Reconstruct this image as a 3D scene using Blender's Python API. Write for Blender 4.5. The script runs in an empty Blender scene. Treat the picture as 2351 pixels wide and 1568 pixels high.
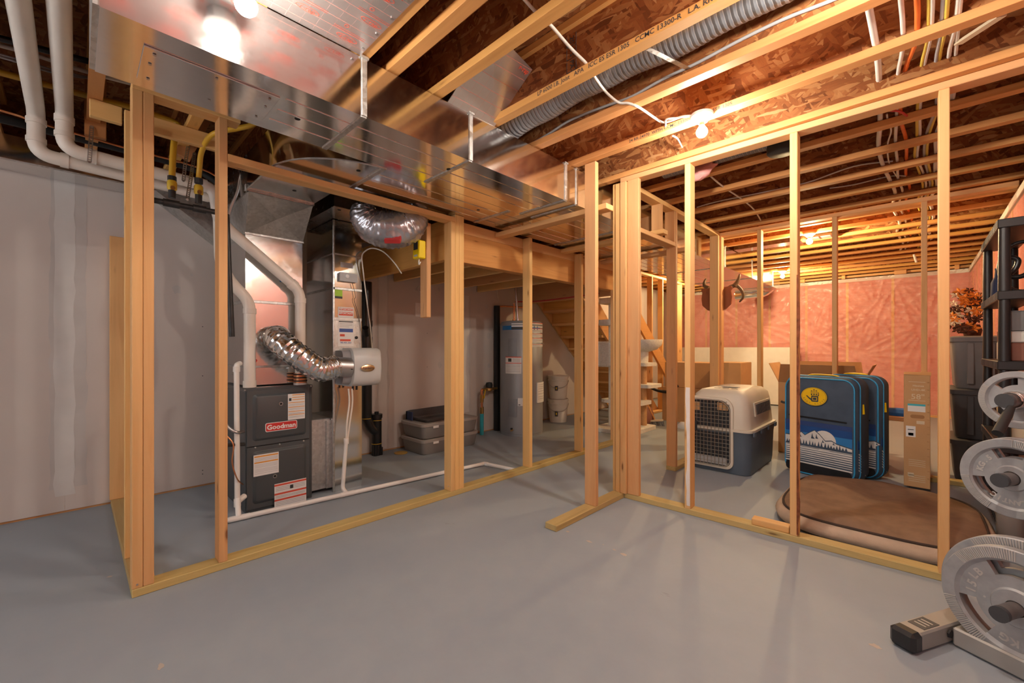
import bpy, math, random
from mathutils import Vector, Matrix

# ---------------------------------------------------------------- camera, world, exposure
SC = bpy.context.scene
COL = SC.collection
FPX, CX, CY, CAMH = 968.0, 1175.5, 798.0, 1.13      # focal length, principal column, horizon row (px of 2351x1568), camera height
YAW = math.radians(44.0)
cam_data = bpy.data.cameras.new('camera')
cam_data.sensor_width = 36.0
cam_data.lens = FPX / 2351.0 * 36.0
cam_data.shift_y = (CY - 784.0) / 2351.0
cam_data.clip_start = 0.02
cam = bpy.data.objects.new('camera', cam_data)
cam.location = (0, 0, CAMH)
cam.rotation_euler = (math.pi / 2, 0, YAW)
COL.objects.link(cam)
SC.camera = cam
world = bpy.data.worlds.new('world')
SC.world = world
world.use_nodes = True
world.node_tree.nodes['Background'].inputs[0].default_value = (0.93, 0.96, 1.0, 1)
world.node_tree.nodes['Background'].inputs[1].default_value = 8.0
SC.view_settings.view_transform = 'Standard'
SC.view_settings.look = 'None'
SC.view_settings.gamma = 1.0
SC.view_settings.exposure = -0.15
SC.view_settings.use_curve_mapping = False
BULB_NEAR = 1900.0      # emission of the bulbs in the open room
BULB_FAR = 2900.0       # emission of the warmer bulbs in the storage room
NEAR_COL = (1.0, 0.90, 0.78)
FAR_COL = (1.0, 0.70, 0.36)

# ---------------------------------------------------------------- pixel -> place
FW = (-math.sin(YAW), math.cos(YAW))
RT = (math.cos(YAW), math.sin(YAW))
def ray(px, py):
    u = (px - CX) / FPX
    return (FW[0] + u * RT[0], FW[1] + u * RT[1], (CY - py) / FPX)
def onZ(px, py, z=0.0):
    d = ray(px, py); t = (z - CAMH) / d[2]
    return Vector((d[0] * t, d[1] * t, z))
def onX(px, py, x):
    d = ray(px, py); t = x / d[0]
    return Vector((x, d[1] * t, CAMH + d[2] * t))
def onY(px, py, y):
    d = ray(px, py); t = y / d[1]
    return Vector((d[0] * t, y, CAMH + d[2] * t))
def onD(px, py, t):
    d = ray(px, py)
    return Vector((d[0] * t, d[1] * t, CAMH + d[2] * t))

# ---------------------------------------------------------------- mesh builder
class MB:
    def __init__(self):
        self.v = []; self.f = []; self.m = []
    def add(self, vs, fs, mi=0):
        o = len(self.v)
        self.v += [tuple(p) for p in vs]
        self.f += [tuple(o + i for i in f) for f in fs]
        self.m += [mi] * len(fs)
        return self
    def box(self, x0, x1, y0, y1, z0, z1, b=0.0, mi=0):
        c = Vector(((x0 + x1) / 2, (y0 + y1) / 2, (z0 + z1) / 2))
        return self.obox(c, (1, 0, 0), (0, 1, 0), (0, 0, 1), abs(x1 - x0) / 2, abs(y1 - y0) / 2, abs(z1 - z0) / 2, b, mi)
    def obox(self, c, ax, ay, az, hx, hy, hz, b=0.0, mi=0):
        c = Vector(c); ax = Vector(ax); ay = Vector(ay); az = Vector(az)
        b = min(b, hx * .45, hy * .45, hz * .45)
        P = lambda x, y, z: c + ax * x + ay * y + az * z
        if b <= 0:
            vs = [P(sx * hx, sy * hy, sz * hz) for sx in (-1, 1) for sy in (-1, 1) for sz in (-1, 1)]
            fs = [(0, 1, 3, 2), (4, 6, 7, 5), (0, 4, 5, 1), (2, 3, 7, 6), (0, 2, 6, 4), (1, 5, 7, 3)]
            return self.add(vs, fs, mi)
        vs = []; idx = {}
        for sx in (-1, 1):
            for sy in (-1, 1):
                for sz in (-1, 1):
                    for k in range(3):
                        e = [hx - b, hy - b, hz - b]
                        e[k] += b
                        idx[(sx, sy, sz, k)] = len(vs)
                        vs.append(P(sx * e[0], sy * e[1], sz * e[2]))
        fs = []
        I = idx
        for s in (-1, 1):
            q = [I[(s, -1, -1, 0)], I[(s, 1, -1, 0)], I[(s, 1, 1, 0)], I[(s, -1, 1, 0)]]
            fs.append(q if s > 0 else q[::-1])
            q = [I[(-1, s, -1, 1)], I[(-1, s, 1, 1)], I[(1, s, 1, 1)], I[(1, s, -1, 1)]]
            fs.append(q if s > 0 else q[::-1])
            q = [I[(-1, -1, s, 2)], I[(1, -1, s, 2)], I[(1, 1, s, 2)], I[(-1, 1, s, 2)]]
            fs.append(q if s > 0 else q[::-1])
        for a in (-1, 1):
            for d in (-1, 1):
                q = [I[(a, d, -1, 0)], I[(a, d, -1, 1)], I[(a, d, 1, 1)], I[(a, d, 1, 0)]]
                fs.append(q if a * d > 0 else q[::-1])
                q = [I[(a, -1, d, 0)], I[(a, 1, d, 0)], I[(a, 1, d, 2)], I[(a, -1, d, 2)]]
                fs.append(q if a * d > 0 else q[::-1])
                q = [I[(-1, a, d, 1)], I[(-1, a, d, 2)], I[(1, a, d, 2)], I[(1, a, d, 1)]]
                fs.append(q if a * d > 0 else q[::-1])
        for sx in (-1, 1):
            for sy in (-1, 1):
                for sz in (-1, 1):
                    q = [I[(sx, sy, sz, k)] for k in range(3)]
                    fs.append(q if sx * sy * sz > 0 else q[::-1])
        return self.add(vs, fs, mi)
    def bar(self, p0, p1, w, t, up=(0, 0, 1), b=0.0, mi=0):
        """straight bar of section w (sideways) x t (along up)"""
        p0 = Vector(p0); p1 = Vector(p1); d = (p1 - p0); L = d.length; d.normalize()
        up = Vector(up); s = d.cross(up)
        if s.length < 1e-5: s = d.cross(Vector((1, 0, 0)))
        s.normalize(); u = s.cross(d)
        return self.obox((p0 + p1) / 2, d, s, u, L / 2, w / 2, t / 2, b, mi)
    def cyl(self, p0, p1, r0, r1=None, n=16, caps=True, mi=0):
        return self.tube([p0, p1], r0, n, caps, mi, radii=[r0, r0 if r1 is None else r1])
    def tube(self, path, r, n=10, caps=True, mi=0, radii=None, up=None, flat=1.0):
        path = [Vector(p) for p in path]
        m = len(path)
        T = []
        for i in range(m):
            a = path[max(0, i - 1)]; c = path[min(m - 1, i + 1)]
            t = c - a
            T.append(t.normalized() if t.length > 1e-9 else Vector((0, 0, 1)))
        ref = Vector(up) if up else (Vector((0, 0, 1)) if abs(T[0].z) < 0.9 else Vector((1, 0, 0)))
        nrm = (ref - T[0] * ref.dot(T[0])).normalized()
        vs = []
        for i in range(m):
            nrm = nrm - T[i] * nrm.dot(T[i])
            if nrm.length < 1e-6: nrm = T[i].orthogonal()
            nrm.normalize()
            bn = T[i].cross(nrm)
            rr = radii[i] if radii else r
            for k in range(n):
                a = 2 * math.pi * k / n
                vs.append(path[i] + (nrm * math.cos(a) * flat + bn * math.sin(a)) * rr)
        fs = []
        for i in range(m - 1):
            for k in range(n):
                k2 = (k + 1) % n
                fs.append((i * n + k, i * n + k2, (i + 1) * n + k2, (i + 1) * n + k))
        if caps:
            fs.append(tuple(reversed(range(n))))
            fs.append(tuple((m - 1) * n + k for k in range(n)))
        return self.add(vs, fs, mi)
    def lathe(self, prof, c=(0, 0, 0), n=24, axis=(0, 0, 1), mi=0, caps=True, sx=1.0, sy=1.0):
        c = Vector(c); az = Vector(axis).normalized()
        ax = az.orthogonal().normalized() if abs(az.z) < 0.99 else Vector((1, 0, 0))
        ay = az.cross(ax)
        vs = []
        for r, z in prof:
            for k in range(n):
                a = 2 * math.pi * k / n
                vs.append(c + ax * r * math.cos(a) * sx + ay * r * math.sin(a) * sy + az * z)
        fs = []
        for i in range(len(prof) - 1):
            for k in range(n):
                k2 = (k + 1) % n
                fs.append((i * n + k, i * n + k2, (i + 1) * n + k2, (i + 1) * n + k))
        if caps:
            fs.append(tuple(reversed(range(n))))
            fs.append(tuple((len(prof) - 1) * n + k for k in range(n)))
        return self.add(vs, fs, mi)
    def prism(self, poly, o, ax, ay, depth, mi=0, side_mi=None):
        """polygon in the plane (o, ax, ay), extruded by depth along ax x ay (front face at +depth)"""
        o = Vector(o); ax = Vector(ax); ay = Vector(ay); az = ax.cross(ay).normalized()
        n = len(poly)
        ar = sum(poly[i][0] * poly[(i + 1) % n][1] - poly[(i + 1) % n][0] * poly[i][1] for i in range(n))
        if ar < 0: poly = poly[::-1]
        vs = [o + ax * x + ay * y for x, y in poly] + [o + ax * x + ay * y + az * depth for x, y in poly]
        self.add(vs, [tuple(range(n - 1, -1, -1)), tuple(range(n, 2 * n))], mi)
        k0 = len(self.v) - 2 * n
        for i in range(n):
            j = (i + 1) % n
            self.f.append((k0 + i, k0 + j, k0 + n + j, k0 + n + i)); self.m.append(mi if side_mi is None else side_mi)
        return self
    def grid(self, P, nu, nv, mi=0, closed_u=False):
        """P(u,v) over [0,1]^2"""
        vs = [P(i / nu, j / nv) for j in range(nv + 1) for i in range(nu + (0 if closed_u else 1))]
        W = nu if closed_u else nu + 1
        fs = []
        for j in range(nv):
            for i in range(nu):
                i2 = (i + 1) % W if closed_u else i + 1
                fs.append((j * W + i, j * W + i2, (j + 1) * W + i2, (j + 1) * W + i))
        return self.add(vs, fs, mi)
    def build(self, name, mats, parent=None, smooth=35, loc=None):
        return link_mesh(name, self.v, self.f, self.m, mats, parent, smooth, loc)

ROOTLOC = {}
def link_mesh(name, vs, fs, mi, mats, parent=None, smooth=35, loc=None):
    if parent is not None:
        o = ROOTLOC.get(parent.name, Vector((0, 0, 0)))
    else:
        o = Vector(loc) if loc is not None else Vector((0, 0, 0))
    me = bpy.data.meshes.new(name)
    me.from_pydata([(p[0] - o.x, p[1] - o.y, p[2] - o.z) for p in vs], [], fs)
    if not isinstance(mats, (list, tuple)): mats = [mats]
    for m in mats: me.materials.append(MATS[m] if isinstance(m, str) else m)
    if len(mats) > 1: me.polygons.foreach_set('material_index', mi)
    if smooth:
        me.polygons.foreach_set('use_smooth', [True] * len(fs))
        me.set_sharp_from_angle(angle=math.radians(smooth))
    me.update()
    ob = bpy.data.objects.new(name, me)
    COL.objects.link(ob)
    if parent is not None:
        ob.parent = parent
        ROOTLOC[ob.name] = o
    else:
        ob.location = o
        ROOTLOC[ob.name] = o
    return ob
def tag(o, label, cat=None, group=None, kind=None):
    o['label'] = label
    if cat: o['category'] = cat
    if group: o['group'] = group
    if kind: o['kind'] = kind
    return o
def thing(name, label, cat, loc=(0, 0, 0), group=None, kind=None):
    o = bpy.data.objects.new(name, None)
    o.empty_display_size = 0.1
    COL.objects.link(o)
    o.location = loc
    ROOTLOC[o.name] = Vector(loc)
    return tag(o, label, cat, group, kind)
def text_faces(mb, s, o, ax, ay, size, mi=0, depth=0.0006, cx=True, bold=0.0, sx=1.0):
    """flat lettering: string s, centred at o, running along ax, upright along ay"""
    cu = bpy.data.curves.new('lettering', 'FONT')
    cu.body = s; cu.size = size; cu.offset = bold; cu.resolution_u = 2
    cu.align_x = 'CENTER' if cx else 'LEFT'; cu.align_y = 'CENTER'
    ob = bpy.data.objects.new('lettering', cu)
    me = bpy.data.meshes.new_from_object(ob)
    o = Vector(o); ax = Vector(ax).normalized(); ay = Vector(ay).normalized(); az = ax.cross(ay)
    mb.add([o + ax * v.co.x * sx + ay * v.co.y + az * depth for v in me.vertices], [tuple(p.vertices) for p in me.polygons], mi)
    bpy.data.meshes.remove(me); bpy.data.objects.remove(ob); bpy.data.curves.remove(cu)
def arc(c, r, a0, a1, n, ux, uy):
    c = Vector(c); ux = Vector(ux); uy = Vector(uy)
    return [c + ux * r * math.cos(a0 + (a1 - a0) * i / n) + uy * r * math.sin(a0 + (a1 - a0) * i / n) for i in range(n + 1)]
def fillet(pts, r, n=6):
    """round the inner corners of a polyline"""
    pts = [Vector(p) for p in pts]
    out = [pts[0]]
    for i in range(1, len(pts) - 1):
        a, b, c = pts[i - 1], pts[i], pts[i + 1]
        da = (a - b); dc = (c - b)
        rr = min(r, da.length * .45, dc.length * .45)
        p = b + da.normalized() * rr; q = b + dc.normalized() * rr
        for k in range(n + 1):
            t = k / n
            out.append(p * (1 - t) ** 2 + b * 2 * t * (1 - t) + q * t * t)
    out.append(pts[-1])
    return out
def smoothpath(pts, n=6):
    """Catmull-Rom through the points"""
    pts = [Vector(p) for p in pts]
    out = []
    for i in range(len(pts) - 1):
        p0 = pts[max(0, i - 1)]; p1 = pts[i]; p2 = pts[i + 1]; p3 = pts[min(len(pts) - 1, i + 2)]
        for k in range(n):
            t = k / n
            out.append(0.5 * ((2 * p1) + (p2 - p0) * t + (2 * p0 - 5 * p1 + 4 * p2 - p3) * t * t + (3 * p1 - p0 - 3 * p2 + p3) * t ** 3))
    out.append(pts[-1])
    return out

# ---------------------------------------------------------------- materials
MATS = {}
def newmat(name):
    m = bpy.data.materials.new(name); m.use_nodes = True
    MATS[name] = m
    nt = m.node_tree
    return m, nt, nt.nodes['Principled BSDF']
def nd(nt, t, **kw):
    n = nt.nodes.new(t)
    for k, v in kw.items():
        if k.startswith('i_'): n.inputs[k[2:].replace('_', ' ')].default_value = v
        else: setattr(n, k, v)
    return n
def lk(nt, a, b): nt.links.new(a, b)
def ramp(nt, fac, stops, interp='LINEAR'):
    r = nt.nodes.new('ShaderNodeValToRGB'); r.color_ramp.interpolation = interp
    els = r.color_ramp.elements
    while len(els) < len(stops): els.new(0.5)
    for e, (p, c) in zip(els, stops):
        e.position = p; e.color = (*c, 1) if len(c) == 3 else c
    lk(nt, fac, r.inputs['Fac'])
    return r.outputs['Color']
def mix(nt, fac, a, b, mode='MIX'):
    m = nt.nodes.new('ShaderNodeMix'); m.data_type = 'RGBA'; m.blend_type = mode
    for s, v in ((0, fac), (6, a), (7, b)):
        if hasattr(v, 'node'): lk(nt, v, m.inputs[s])
        elif isinstance(v, (int, float)): m.inputs[s].default_value = v
        else: m.inputs[s].default_value = (*v, 1) if len(v) == 3 else v
    return m.outputs[2]
def vmath(nt, op, a, b=None):
    m = nt.nodes.new('ShaderNodeVectorMath'); m.operation = op
    for i, v in enumerate((a, b)):
        if v is None: continue
        if hasattr(v, 'node'): lk(nt, v, m.inputs[i])
        else: m.inputs[i].default_value = v
    return m.outputs[0]
def fmath(nt, op, a, b=0.0):
    m = nt.nodes.new('ShaderNodeMath'); m.operation = op
    for i, v in enumerate((a, b)):
        if hasattr(v, 'node'): lk(nt, v, m.inputs[i])
        else: m.inputs[i].default_value = v
    return m.outputs[0]
def coords(nt, scale=(1, 1, 1), rot=(0, 0, 0), rnd=True):
    tc = nt.nodes.new('ShaderNodeTexCoord')
    v = tc.outputs['Object']
    if rnd:
        oi = nt.nodes.new('ShaderNodeObjectInfo')
        cb = nt.nodes.new('ShaderNodeCombineXYZ')
        for k, q in enumerate((17.3, 31.7, 23.9)):
            lk(nt, fmath(nt, 'MULTIPLY', oi.outputs['Random'], q), cb.inputs[k])
        v = vmath(nt, 'ADD', v, cb.outputs[0])
    mp = nt.nodes.new('ShaderNodeMapping')
    mp.inputs['Scale'].default_value = scale; mp.inputs['Rotation'].default_value = rot
    lk(nt, v, mp.inputs['Vector'])
    return mp.outputs[0]
def noise(nt, vec, scale=5, detail=3, rough=.5, dist=0.0):
    n = nd(nt, 'ShaderNodeTexNoise'); n.inputs['Scale'].default_value = scale
    n.inputs['Detail'].default_value = detail; n.inputs['Roughness'].default_value = rough; n.inputs['Distortion'].default_value = dist
    lk(nt, vec, n.inputs['Vector'])
    return n
def bump(nt, b, h, strength=.2, dist=.01):
    n = nd(nt, 'ShaderNodeBump'); n.inputs['Strength'].default_value = strength; n.inputs['Distance'].default_value = dist
    lk(nt, h, n.inputs['Height']); lk(nt, n.outputs[0], b.inputs['Normal'])
def setp(b, col=None, rough=None, metal=None, spec=None, **kw):
    if col is not None: b.inputs['Base Color'].default_value = (*col, 1)
    if rough is not None: b.inputs['Roughness'].default_value = rough
    if metal is not None: b.inputs['Metallic'].default_value = metal
    if spec is not None: b.inputs['Specular IOR Level'].default_value = spec
    for k, v in kw.items(): b.inputs[k.replace('_', ' ')].default_value = v
def plain(name, col, rough=.5, metal=0.0, spec=.5, var=.08, scale=9.0, bmp=0.0, bscale=150):
    """a plain finish with faint uneven tone"""
    m, nt, b = newmat(name)
    setp(b, col, rough, metal, spec)
    v = coords(nt)
    n = noise(nt, v, scale, 3)
    c = ramp(nt, n.outputs['Fac'], [(.3, tuple(max(0, q * (1 - var)) for q in col)), (.7, tuple(min(1, q * (1 + var)) for q in col))])
    lk(nt, c, b.inputs['Base Color'])
    if bmp:
        n2 = noise(nt, v, bscale, 2)
        bump(nt, b, n2.outputs['Fac'], bmp, .002)
    return m
def wood(name, axis, light, dark, knot=(.20, .075, .022), rough=.62, stamp=False):
    m, nt, b = newmat(name)
    setp(b, light, rough, 0, .3)
    L, W = .9, 16.0
    sc = [W, W, W]; sc[axis] = L
    v = coords(nt, tuple(sc))
    n1 = noise(nt, v, 1.0, 4, .6, .6)
    g = ramp(nt, n1.outputs['Fac'], [(.25, dark), (.48, light), (.60, tuple(q * .93 for q in light)), (.8, dark)])
    n3 = noise(nt, coords(nt, (1.6, 1.6, 1.6)), 1.0, 2)
    g = mix(nt, fmath(nt, 'MULTIPLY', n3.outputs['Fac'], .55), g, tuple(q * f for q, f in zip(light, (.95, .84, .70))))
    ks = [11.0, 11.0, 11.0]; ks[axis] = 2.6
    vo = nd(nt, 'ShaderNodeTexVoronoi'); vo.inputs['Scale'].default_value = 1.0
    kv = coords(nt, tuple(ks))
    kd = noise(nt, kv, 2.0, 2)
    lk(nt, kv, vo.inputs['Vector'])
    kf = fmath(nt, 'ADD', vo.outputs['Distance'], fmath(nt, 'MULTIPLY', kd.outputs['Fac'], .12))
    kmask = ramp(nt, kf, [(.10, (.9, .9, .9)), (.13, (.35, .35, .35)), (.19, (0, 0, 0))])
    g = mix(nt, kmask, g, knot)
    oi = nd(nt, 'ShaderNodeObjectInfo')
    hs = nd(nt, 'ShaderNodeHueSaturation')
    lk(nt, fmath(nt, 'ADD', fmath(nt, 'MULTIPLY', oi.outputs['Random'], .22), .88), hs.inputs['Value'])
    lk(nt, fmath(nt, 'ADD', fmath(nt, 'MULTIPLY', oi.outputs['Random'], .02), .49), hs.inputs['Hue'])
    lk(nt, g, hs.inputs['Color']); lk(nt, hs.outputs[0], b.inputs['Base Color'])
    bump(nt, b, n1.outputs['Fac'], .12, .002)
    return m
WL, WD = (.78, .475, .205), (.65, .345, .12)
for i, a in enumerate('xyz'):
    wood('wood_' + a, i, WL, WD)
    wood('treated_' + a, i, (.54, .405, .175), (.36, .26, .095), (.16, .09, .03))
    wood('lvl_' + a, i, (.72, .385, .115), (.54, .265, .065), (.36, .17, .05))
    wood('flange_' + a, i, (.74, .39, .13), (.58, .28, .08), (.44, .20, .06))
wood('redwood_z', 2, (.50, .22, .09), (.36, .14, .05), (.16, .05, .02))
wood('plaque', 2, (.30, .095, .026), (.23, .068, .018), (.20, .055, .015), .35)

def osb(name, plane, tint=(1, 1, 1)):
    m, nt, b = newmat(name)
    setp(b, (.4, .2, .08), .72, 0, .25)
    # two crossing layers of long strands
    base = coords(nt)
    nz = noise(nt, base, 9.0, 3)
    dst = vmath(nt, 'ADD', base, vmath(nt, 'MULTIPLY', nz.outputs['Color'], (.018, .018, .018)))
    cols = []
    stops = [(0, (.17, .060, .020)), (.2, (.27, .098, .032)), (.45, (.335, .132, .044)), (.68, (.385, .170, .060)), (.9, (.46, .235, .092)), (1, (.55, .33, .15))]
    stops = [(p, tuple(q * t for q, t in zip(c, tint))) for p, c in stops]
    masks = []
    for k, ang in enumerate((.45, -.9, 1.5)):
        rt_ = nd(nt, 'ShaderNodeMapping'); lk(nt, dst, rt_.inputs['Vector'])
        mp = nd(nt, 'ShaderNodeMapping')
        if plane == 'xz':
            rt_.inputs['Rotation'].default_value = (0, ang, 0); mp.inputs['Scale'].default_value = (52, 52, 11)
        elif plane == 'yz':
            rt_.inputs['Rotation'].default_value = (ang, 0, 0); mp.inputs['Scale'].default_value = (52, 52, 11)
        else:
            rt_.inputs['Rotation'].default_value = (0, 0, ang); mp.inputs['Scale'].default_value = (52, 11, 52)
        lk(nt, rt_.outputs[0], mp.inputs['Vector'])
        vo = nd(nt, 'ShaderNodeTexVoronoi'); vo.inputs['Scale'].default_value = 1.0; vo.inputs['Randomness'].default_value = 1.0
        lk(nt, mp.outputs[0], vo.inputs['Vector'])
        sp = nd(nt, 'ShaderNodeSeparateColor'); lk(nt, vo.outputs['Color'], sp.inputs[0])
        c = ramp(nt, sp.outputs[0], stops)
        gr = noise(nt, mp.outputs[0], 4.0, 2)
        c = mix(nt, .25, c, ramp(nt, gr.outputs['Fac'], [(.3, (.2, .08, .03)), (.7, (.55, .3, .13))]), 'OVERLAY')
        cols.append(c); masks.append(sp.outputs[1])
    c = mix(nt, fmath(nt, 'GREATER_THAN', masks[0], .52), cols[0], cols[1])
    c = mix(nt, fmath(nt, 'GREATER_THAN', masks[2], .62), c, cols[2])
    lk(nt, c, b.inputs['Base Color'])
    bw = nd(nt, 'ShaderNodeRGBToBW'); lk(nt, c, bw.inputs[0])
    bump(nt, b, bw.outputs[0], .35, .004)
    return m
osb('osb_web', 'xz'); osb('osb_rim', 'yz', (.75, .72, .7)); osb('osb_floor', 'xy', (.85, .85, .85))

def galv(name, col=(.72, .73, .73), rough=.24, spangle=.10, brush=0.0, axis=1):
    m, nt, b = newmat(name)
    setp(b, col, rough, 1.0)
    v = coords(nt)
    vo = nd(nt, 'ShaderNodeTexVoronoi'); vo.inputs['Scale'].default_value = 60
    lk(nt, v, vo.inputs['Vector'])
    sp = nd(nt, 'ShaderNodeSeparateColor'); lk(nt, vo.outputs['Color'], sp.inputs[0])
    n = noise(nt, v, 3.0, 4)
    c = mix(nt, spangle, col, ramp(nt, sp.outputs[0], [(0, tuple(q * .55 for q in col)), (1, tuple(min(1, q * 1.25) for q in col))]))
    c = mix(nt, .18, c, ramp(nt, n.outputs['Fac'], [(.35, tuple(q * .6 for q in col)), (.65, col)]))
    lk(nt, c, b.inputs['Base Color'])
    r = fmath(nt, 'ADD', fmath(nt, 'MULTIPLY', sp.outputs[1], .6 * spangle), rough - .05)
    r = fmath(nt, 'ADD', r, fmath(nt, 'MULTIPLY', n.outputs['Fac'], .08))
    lk(nt, r, b.inputs['Roughness'])
    if brush:
        sc = [260, 260, 260]; sc[axis] = 1.2
        nb = noise(nt, coords(nt, tuple(sc)), 1.0, 2)
        wv = noise(nt, v, 2.2, 1)
        h = fmath(nt, 'ADD', fmath(nt, 'MULTIPLY', nb.outputs['Fac'], .02), wv.outputs['Fac'])
        bump(nt, b, h, brush, .02)
    else:
        wv = noise(nt, v, 2.6, 1)
        bump(nt, b, wv.outputs['Fac'], .06, .03)
    return m
galv('galv', (.76, .76, .75), .12, .04, .04)
galv('galv_dull', (.62, .63, .62), .34, .38)
galv('galv_dark', (.50, .50, .49), .22, .12)
galv('foil', (.82, .83, .84), .17, .05)
galv('steel', (.60, .60, .60), .30, .06)
galv('zinc', (.55, .56, .58), .35, .1)
def foil_print(name):
    m, nt, b = newmat(name)
    setp(b, (.72, .70, .70), .28, .85)
    v = coords(nt, rnd=False)
    sx = nd(nt, 'ShaderNodeSeparateXYZ'); lk(nt, v, sx.inputs[0])
    def lines(o, period, w):
        f = fmath(nt, 'FRACT', fmath(nt, 'MULTIPLY', o, 1 / period))
        return fmath(nt, 'LESS_THAN', f, w / period)
    g = fmath(nt, 'MAXIMUM', lines(sx.outputs[0], .0508, .0022), fmath(nt, 'MULTIPLY', lines(sx.outputs[1], .0508, .0012), .6))
    c = mix(nt, fmath(nt, 'MULTIPLY', g, .7), (.70, .68, .675), (.62, .11, .06))
    lk(nt, c, b.inputs['Base Color'])
    lk(nt, fmath(nt, 'SUBTRACT', .85, fmath(nt, 'MULTIPLY', g, .6)), b.inputs['Metallic'])
    n = noise(nt, v, 7, 2); bump(nt, b, n.outputs['Fac'], .06, .02)
    return m
foil_print('foil_print')

def floor_mat():
    m, nt, b = newmat('floor_paint')
    v = coords(nt, rnd=False)
    n1 = noise(nt, v, 1.1, 5, .55)
    n2 = noise(nt, v, 9.0, 4, .6)
    c = ramp(nt, n1.outputs['Fac'], [(.3, (.285, .332, .382)), (.7, (.325, .370, .415))])
    c = mix(nt, .25, c, ramp(nt, n2.outputs['Fac'], [(.35, (.275, .315, .36)), (.65, (.36, .39, .42))]))
    # scuffs and small chips of bare concrete
    vo = nd(nt, 'ShaderNodeTexVoronoi'); vo.inputs['Scale'].default_value = 2.1
    n3 = noise(nt, v, 26.0, 3, .7)
    lk(nt, v, vo.inputs['Vector'])
    chip = fmath(nt, 'ADD', vo.outputs['Distance'], fmath(nt, 'MULTIPLY', n3.outputs['Fac'], .08))
    c = mix(nt, ramp(nt, chip, [(.055, (1, 1, 1)), (.068, (0, 0, 0))]), c, (.50, .44, .38))
    sm = noise(nt, coords(nt, (2.0, 5.0, 1), (0, 0, .6), False), 1.0, 6, .75)
    c = mix(nt, ramp(nt, sm.outputs['Fac'], [(.66, (0, 0, 0)), (.76, (.5, .5, .5))]), c, (.17, .175, .18))
    lk(nt, c, b.inputs['Base Color'])
    lk(nt, ramp(nt, n2.outputs['Fac'], [(.3, (.52, .52, .52)), (.7, (.64, .64, .64))]), b.inputs['Roughness'])
    setp(b, spec=.35)
    bump(nt, b, noise(nt, v, 14.0, 3).outputs['Fac'], .05, .01)
floor_mat()
def drywall_mat(name, a, bcol):
    m, nt, b = newmat(name)
    v = coords(nt, rnd=False)
    n = noise(nt, v, 1.6, 3)
    lk(nt, ramp(nt, n.outputs['Fac'], [(.3, a), (.7, bcol)]), b.inputs['Base Color'])
    setp(b, rough=.85, spec=.2)
    bump(nt, b, noise(nt, v, 220, 2).outputs['Fac'], .05, .002)
drywall_mat('drywall', (.58, .525, .485), (.64, .58, .535))
plain('joint_mud', (.66, .645, .62), .8, 0, .2, .05, 6)
plain('mud_edge', (.555, .525, .50), .8, 0, .2, .05, 6)
plain('concrete', (.42, .41, .39), .9, 0, .2, .12, 4)
plain('pvc', (.80, .74, .66), .38, 0, .5, .05, 5)
plain('pvc_white', (.83, .81, .77), .35, 0, .5, .05, 5)
plain('ink', (.05, .055, .06), .6)
plain('abs', (.012, .013, .015), .28, 0, .5, .2)
plain('rubber', (.015, .015, .016), .6, 0, .4, .2)
plain('blackpipe', (.035, .035, .036), .45, .3, .5, .25, 20)
plain('gas_yellow', (.72, .42, .03), .4, 0, .5, .05)
plain('label_yellow', (.80, .55, .04), .5)
plain('alarm_yellow', (.90, .66, .0), .3)
plain('copper', (.72, .33, .16), .3, 1.0, .5, .15, 14)
plain('brass', (.62, .42, .16), .32, 1.0, .5, .15, 14)
plain('furnace', (.058, .066, .072), .38, 0, .5, .06, 4)
plain('furnace_edge', (.075, .083, .088), .35, 0, .5, .06, 4)
plain('white', (.80, .80, .79), .5, 0, .4, .03)
plain('offwhite', (.74, .72, .67), .45, 0, .4, .04)
plain('paper', (.78, .78, .77), .7, 0, .2, .03)
plain('red', (.62, .035, .03), .45)
plain('print_red', (.68, .09, .05), .6)
plain('print_orange', (.78, .33, .04), .6)
plain('print_blue', (.05, .10, .34), .6)
plain('print_grey', (.42, .42, .44), .7)
plain('green_label', (.36, .62, .05), .6)
plain('plastic_grey', (.44, .45, .46), .42, 0, .45, .04)
plain('humid_shell', (.58, .60, .60), .38, 0, .45, .03)
plain('humid_dark', (.30, .30, .31), .45)
plain('gold', (.70, .52, .32), .28, 1.0)
plain('cable_white', (.82, .80, .74), .45, 0, .4, .03)
plain('cable_grey', (.46, .47, .49), .45, 0, .4, .04)
plain('cable_yellow', (.78, .60, .10), .45)
plain('cable_orange', (.85, .18, .03), .45)
plain('cable_red', (.55, .04, .04), .45)
plain('porcelain', (.85, .85, .83), .3, 0, .5, .02)
plain('heater', (.30, .315, .335), .42, .25, .5, .04, 3)
plain('heater_dark', (.24, .255, .275), .45, .25)
plain('heater_blue', (.015, .16, .42), .35)
plain('bucket', (.76, .74, .68), .42, 0, .4, .05)
plain('carpet_cream', (.74, .71, .64), .95, 0, .1, .10, 60, .5, 400)
plain('sisal', (.74, .68, .58), .9, 0, .1, .12, 90, .6, 300)
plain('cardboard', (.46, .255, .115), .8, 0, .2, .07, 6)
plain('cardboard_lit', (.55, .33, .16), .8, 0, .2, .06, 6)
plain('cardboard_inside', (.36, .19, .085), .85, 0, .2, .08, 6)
plain('tape', (.50, .30, .13), .35)
plain('kennel_tan', (.62, .585, .50), .5, 0, .4, .06, 5)
plain('kennel_navy', (.085, .115, .155), .48, 0, .4, .10, 5)
plain('wire', (.55, .53, .48), .35, .9)
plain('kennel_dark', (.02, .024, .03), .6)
plain('bag_navy', (.058, .088, .135), .72, 0, .3, .15, 9, .25, 500)
plain('bag_black', (.012, .013, .016), .75, 0, .3, .25, 9, .25, 500)
plain('bag_blue', (.015, .075, .27), .7, 0, .3, .08)
plain('bag_blue_mid', (.02, .055, .20), .7)
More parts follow.
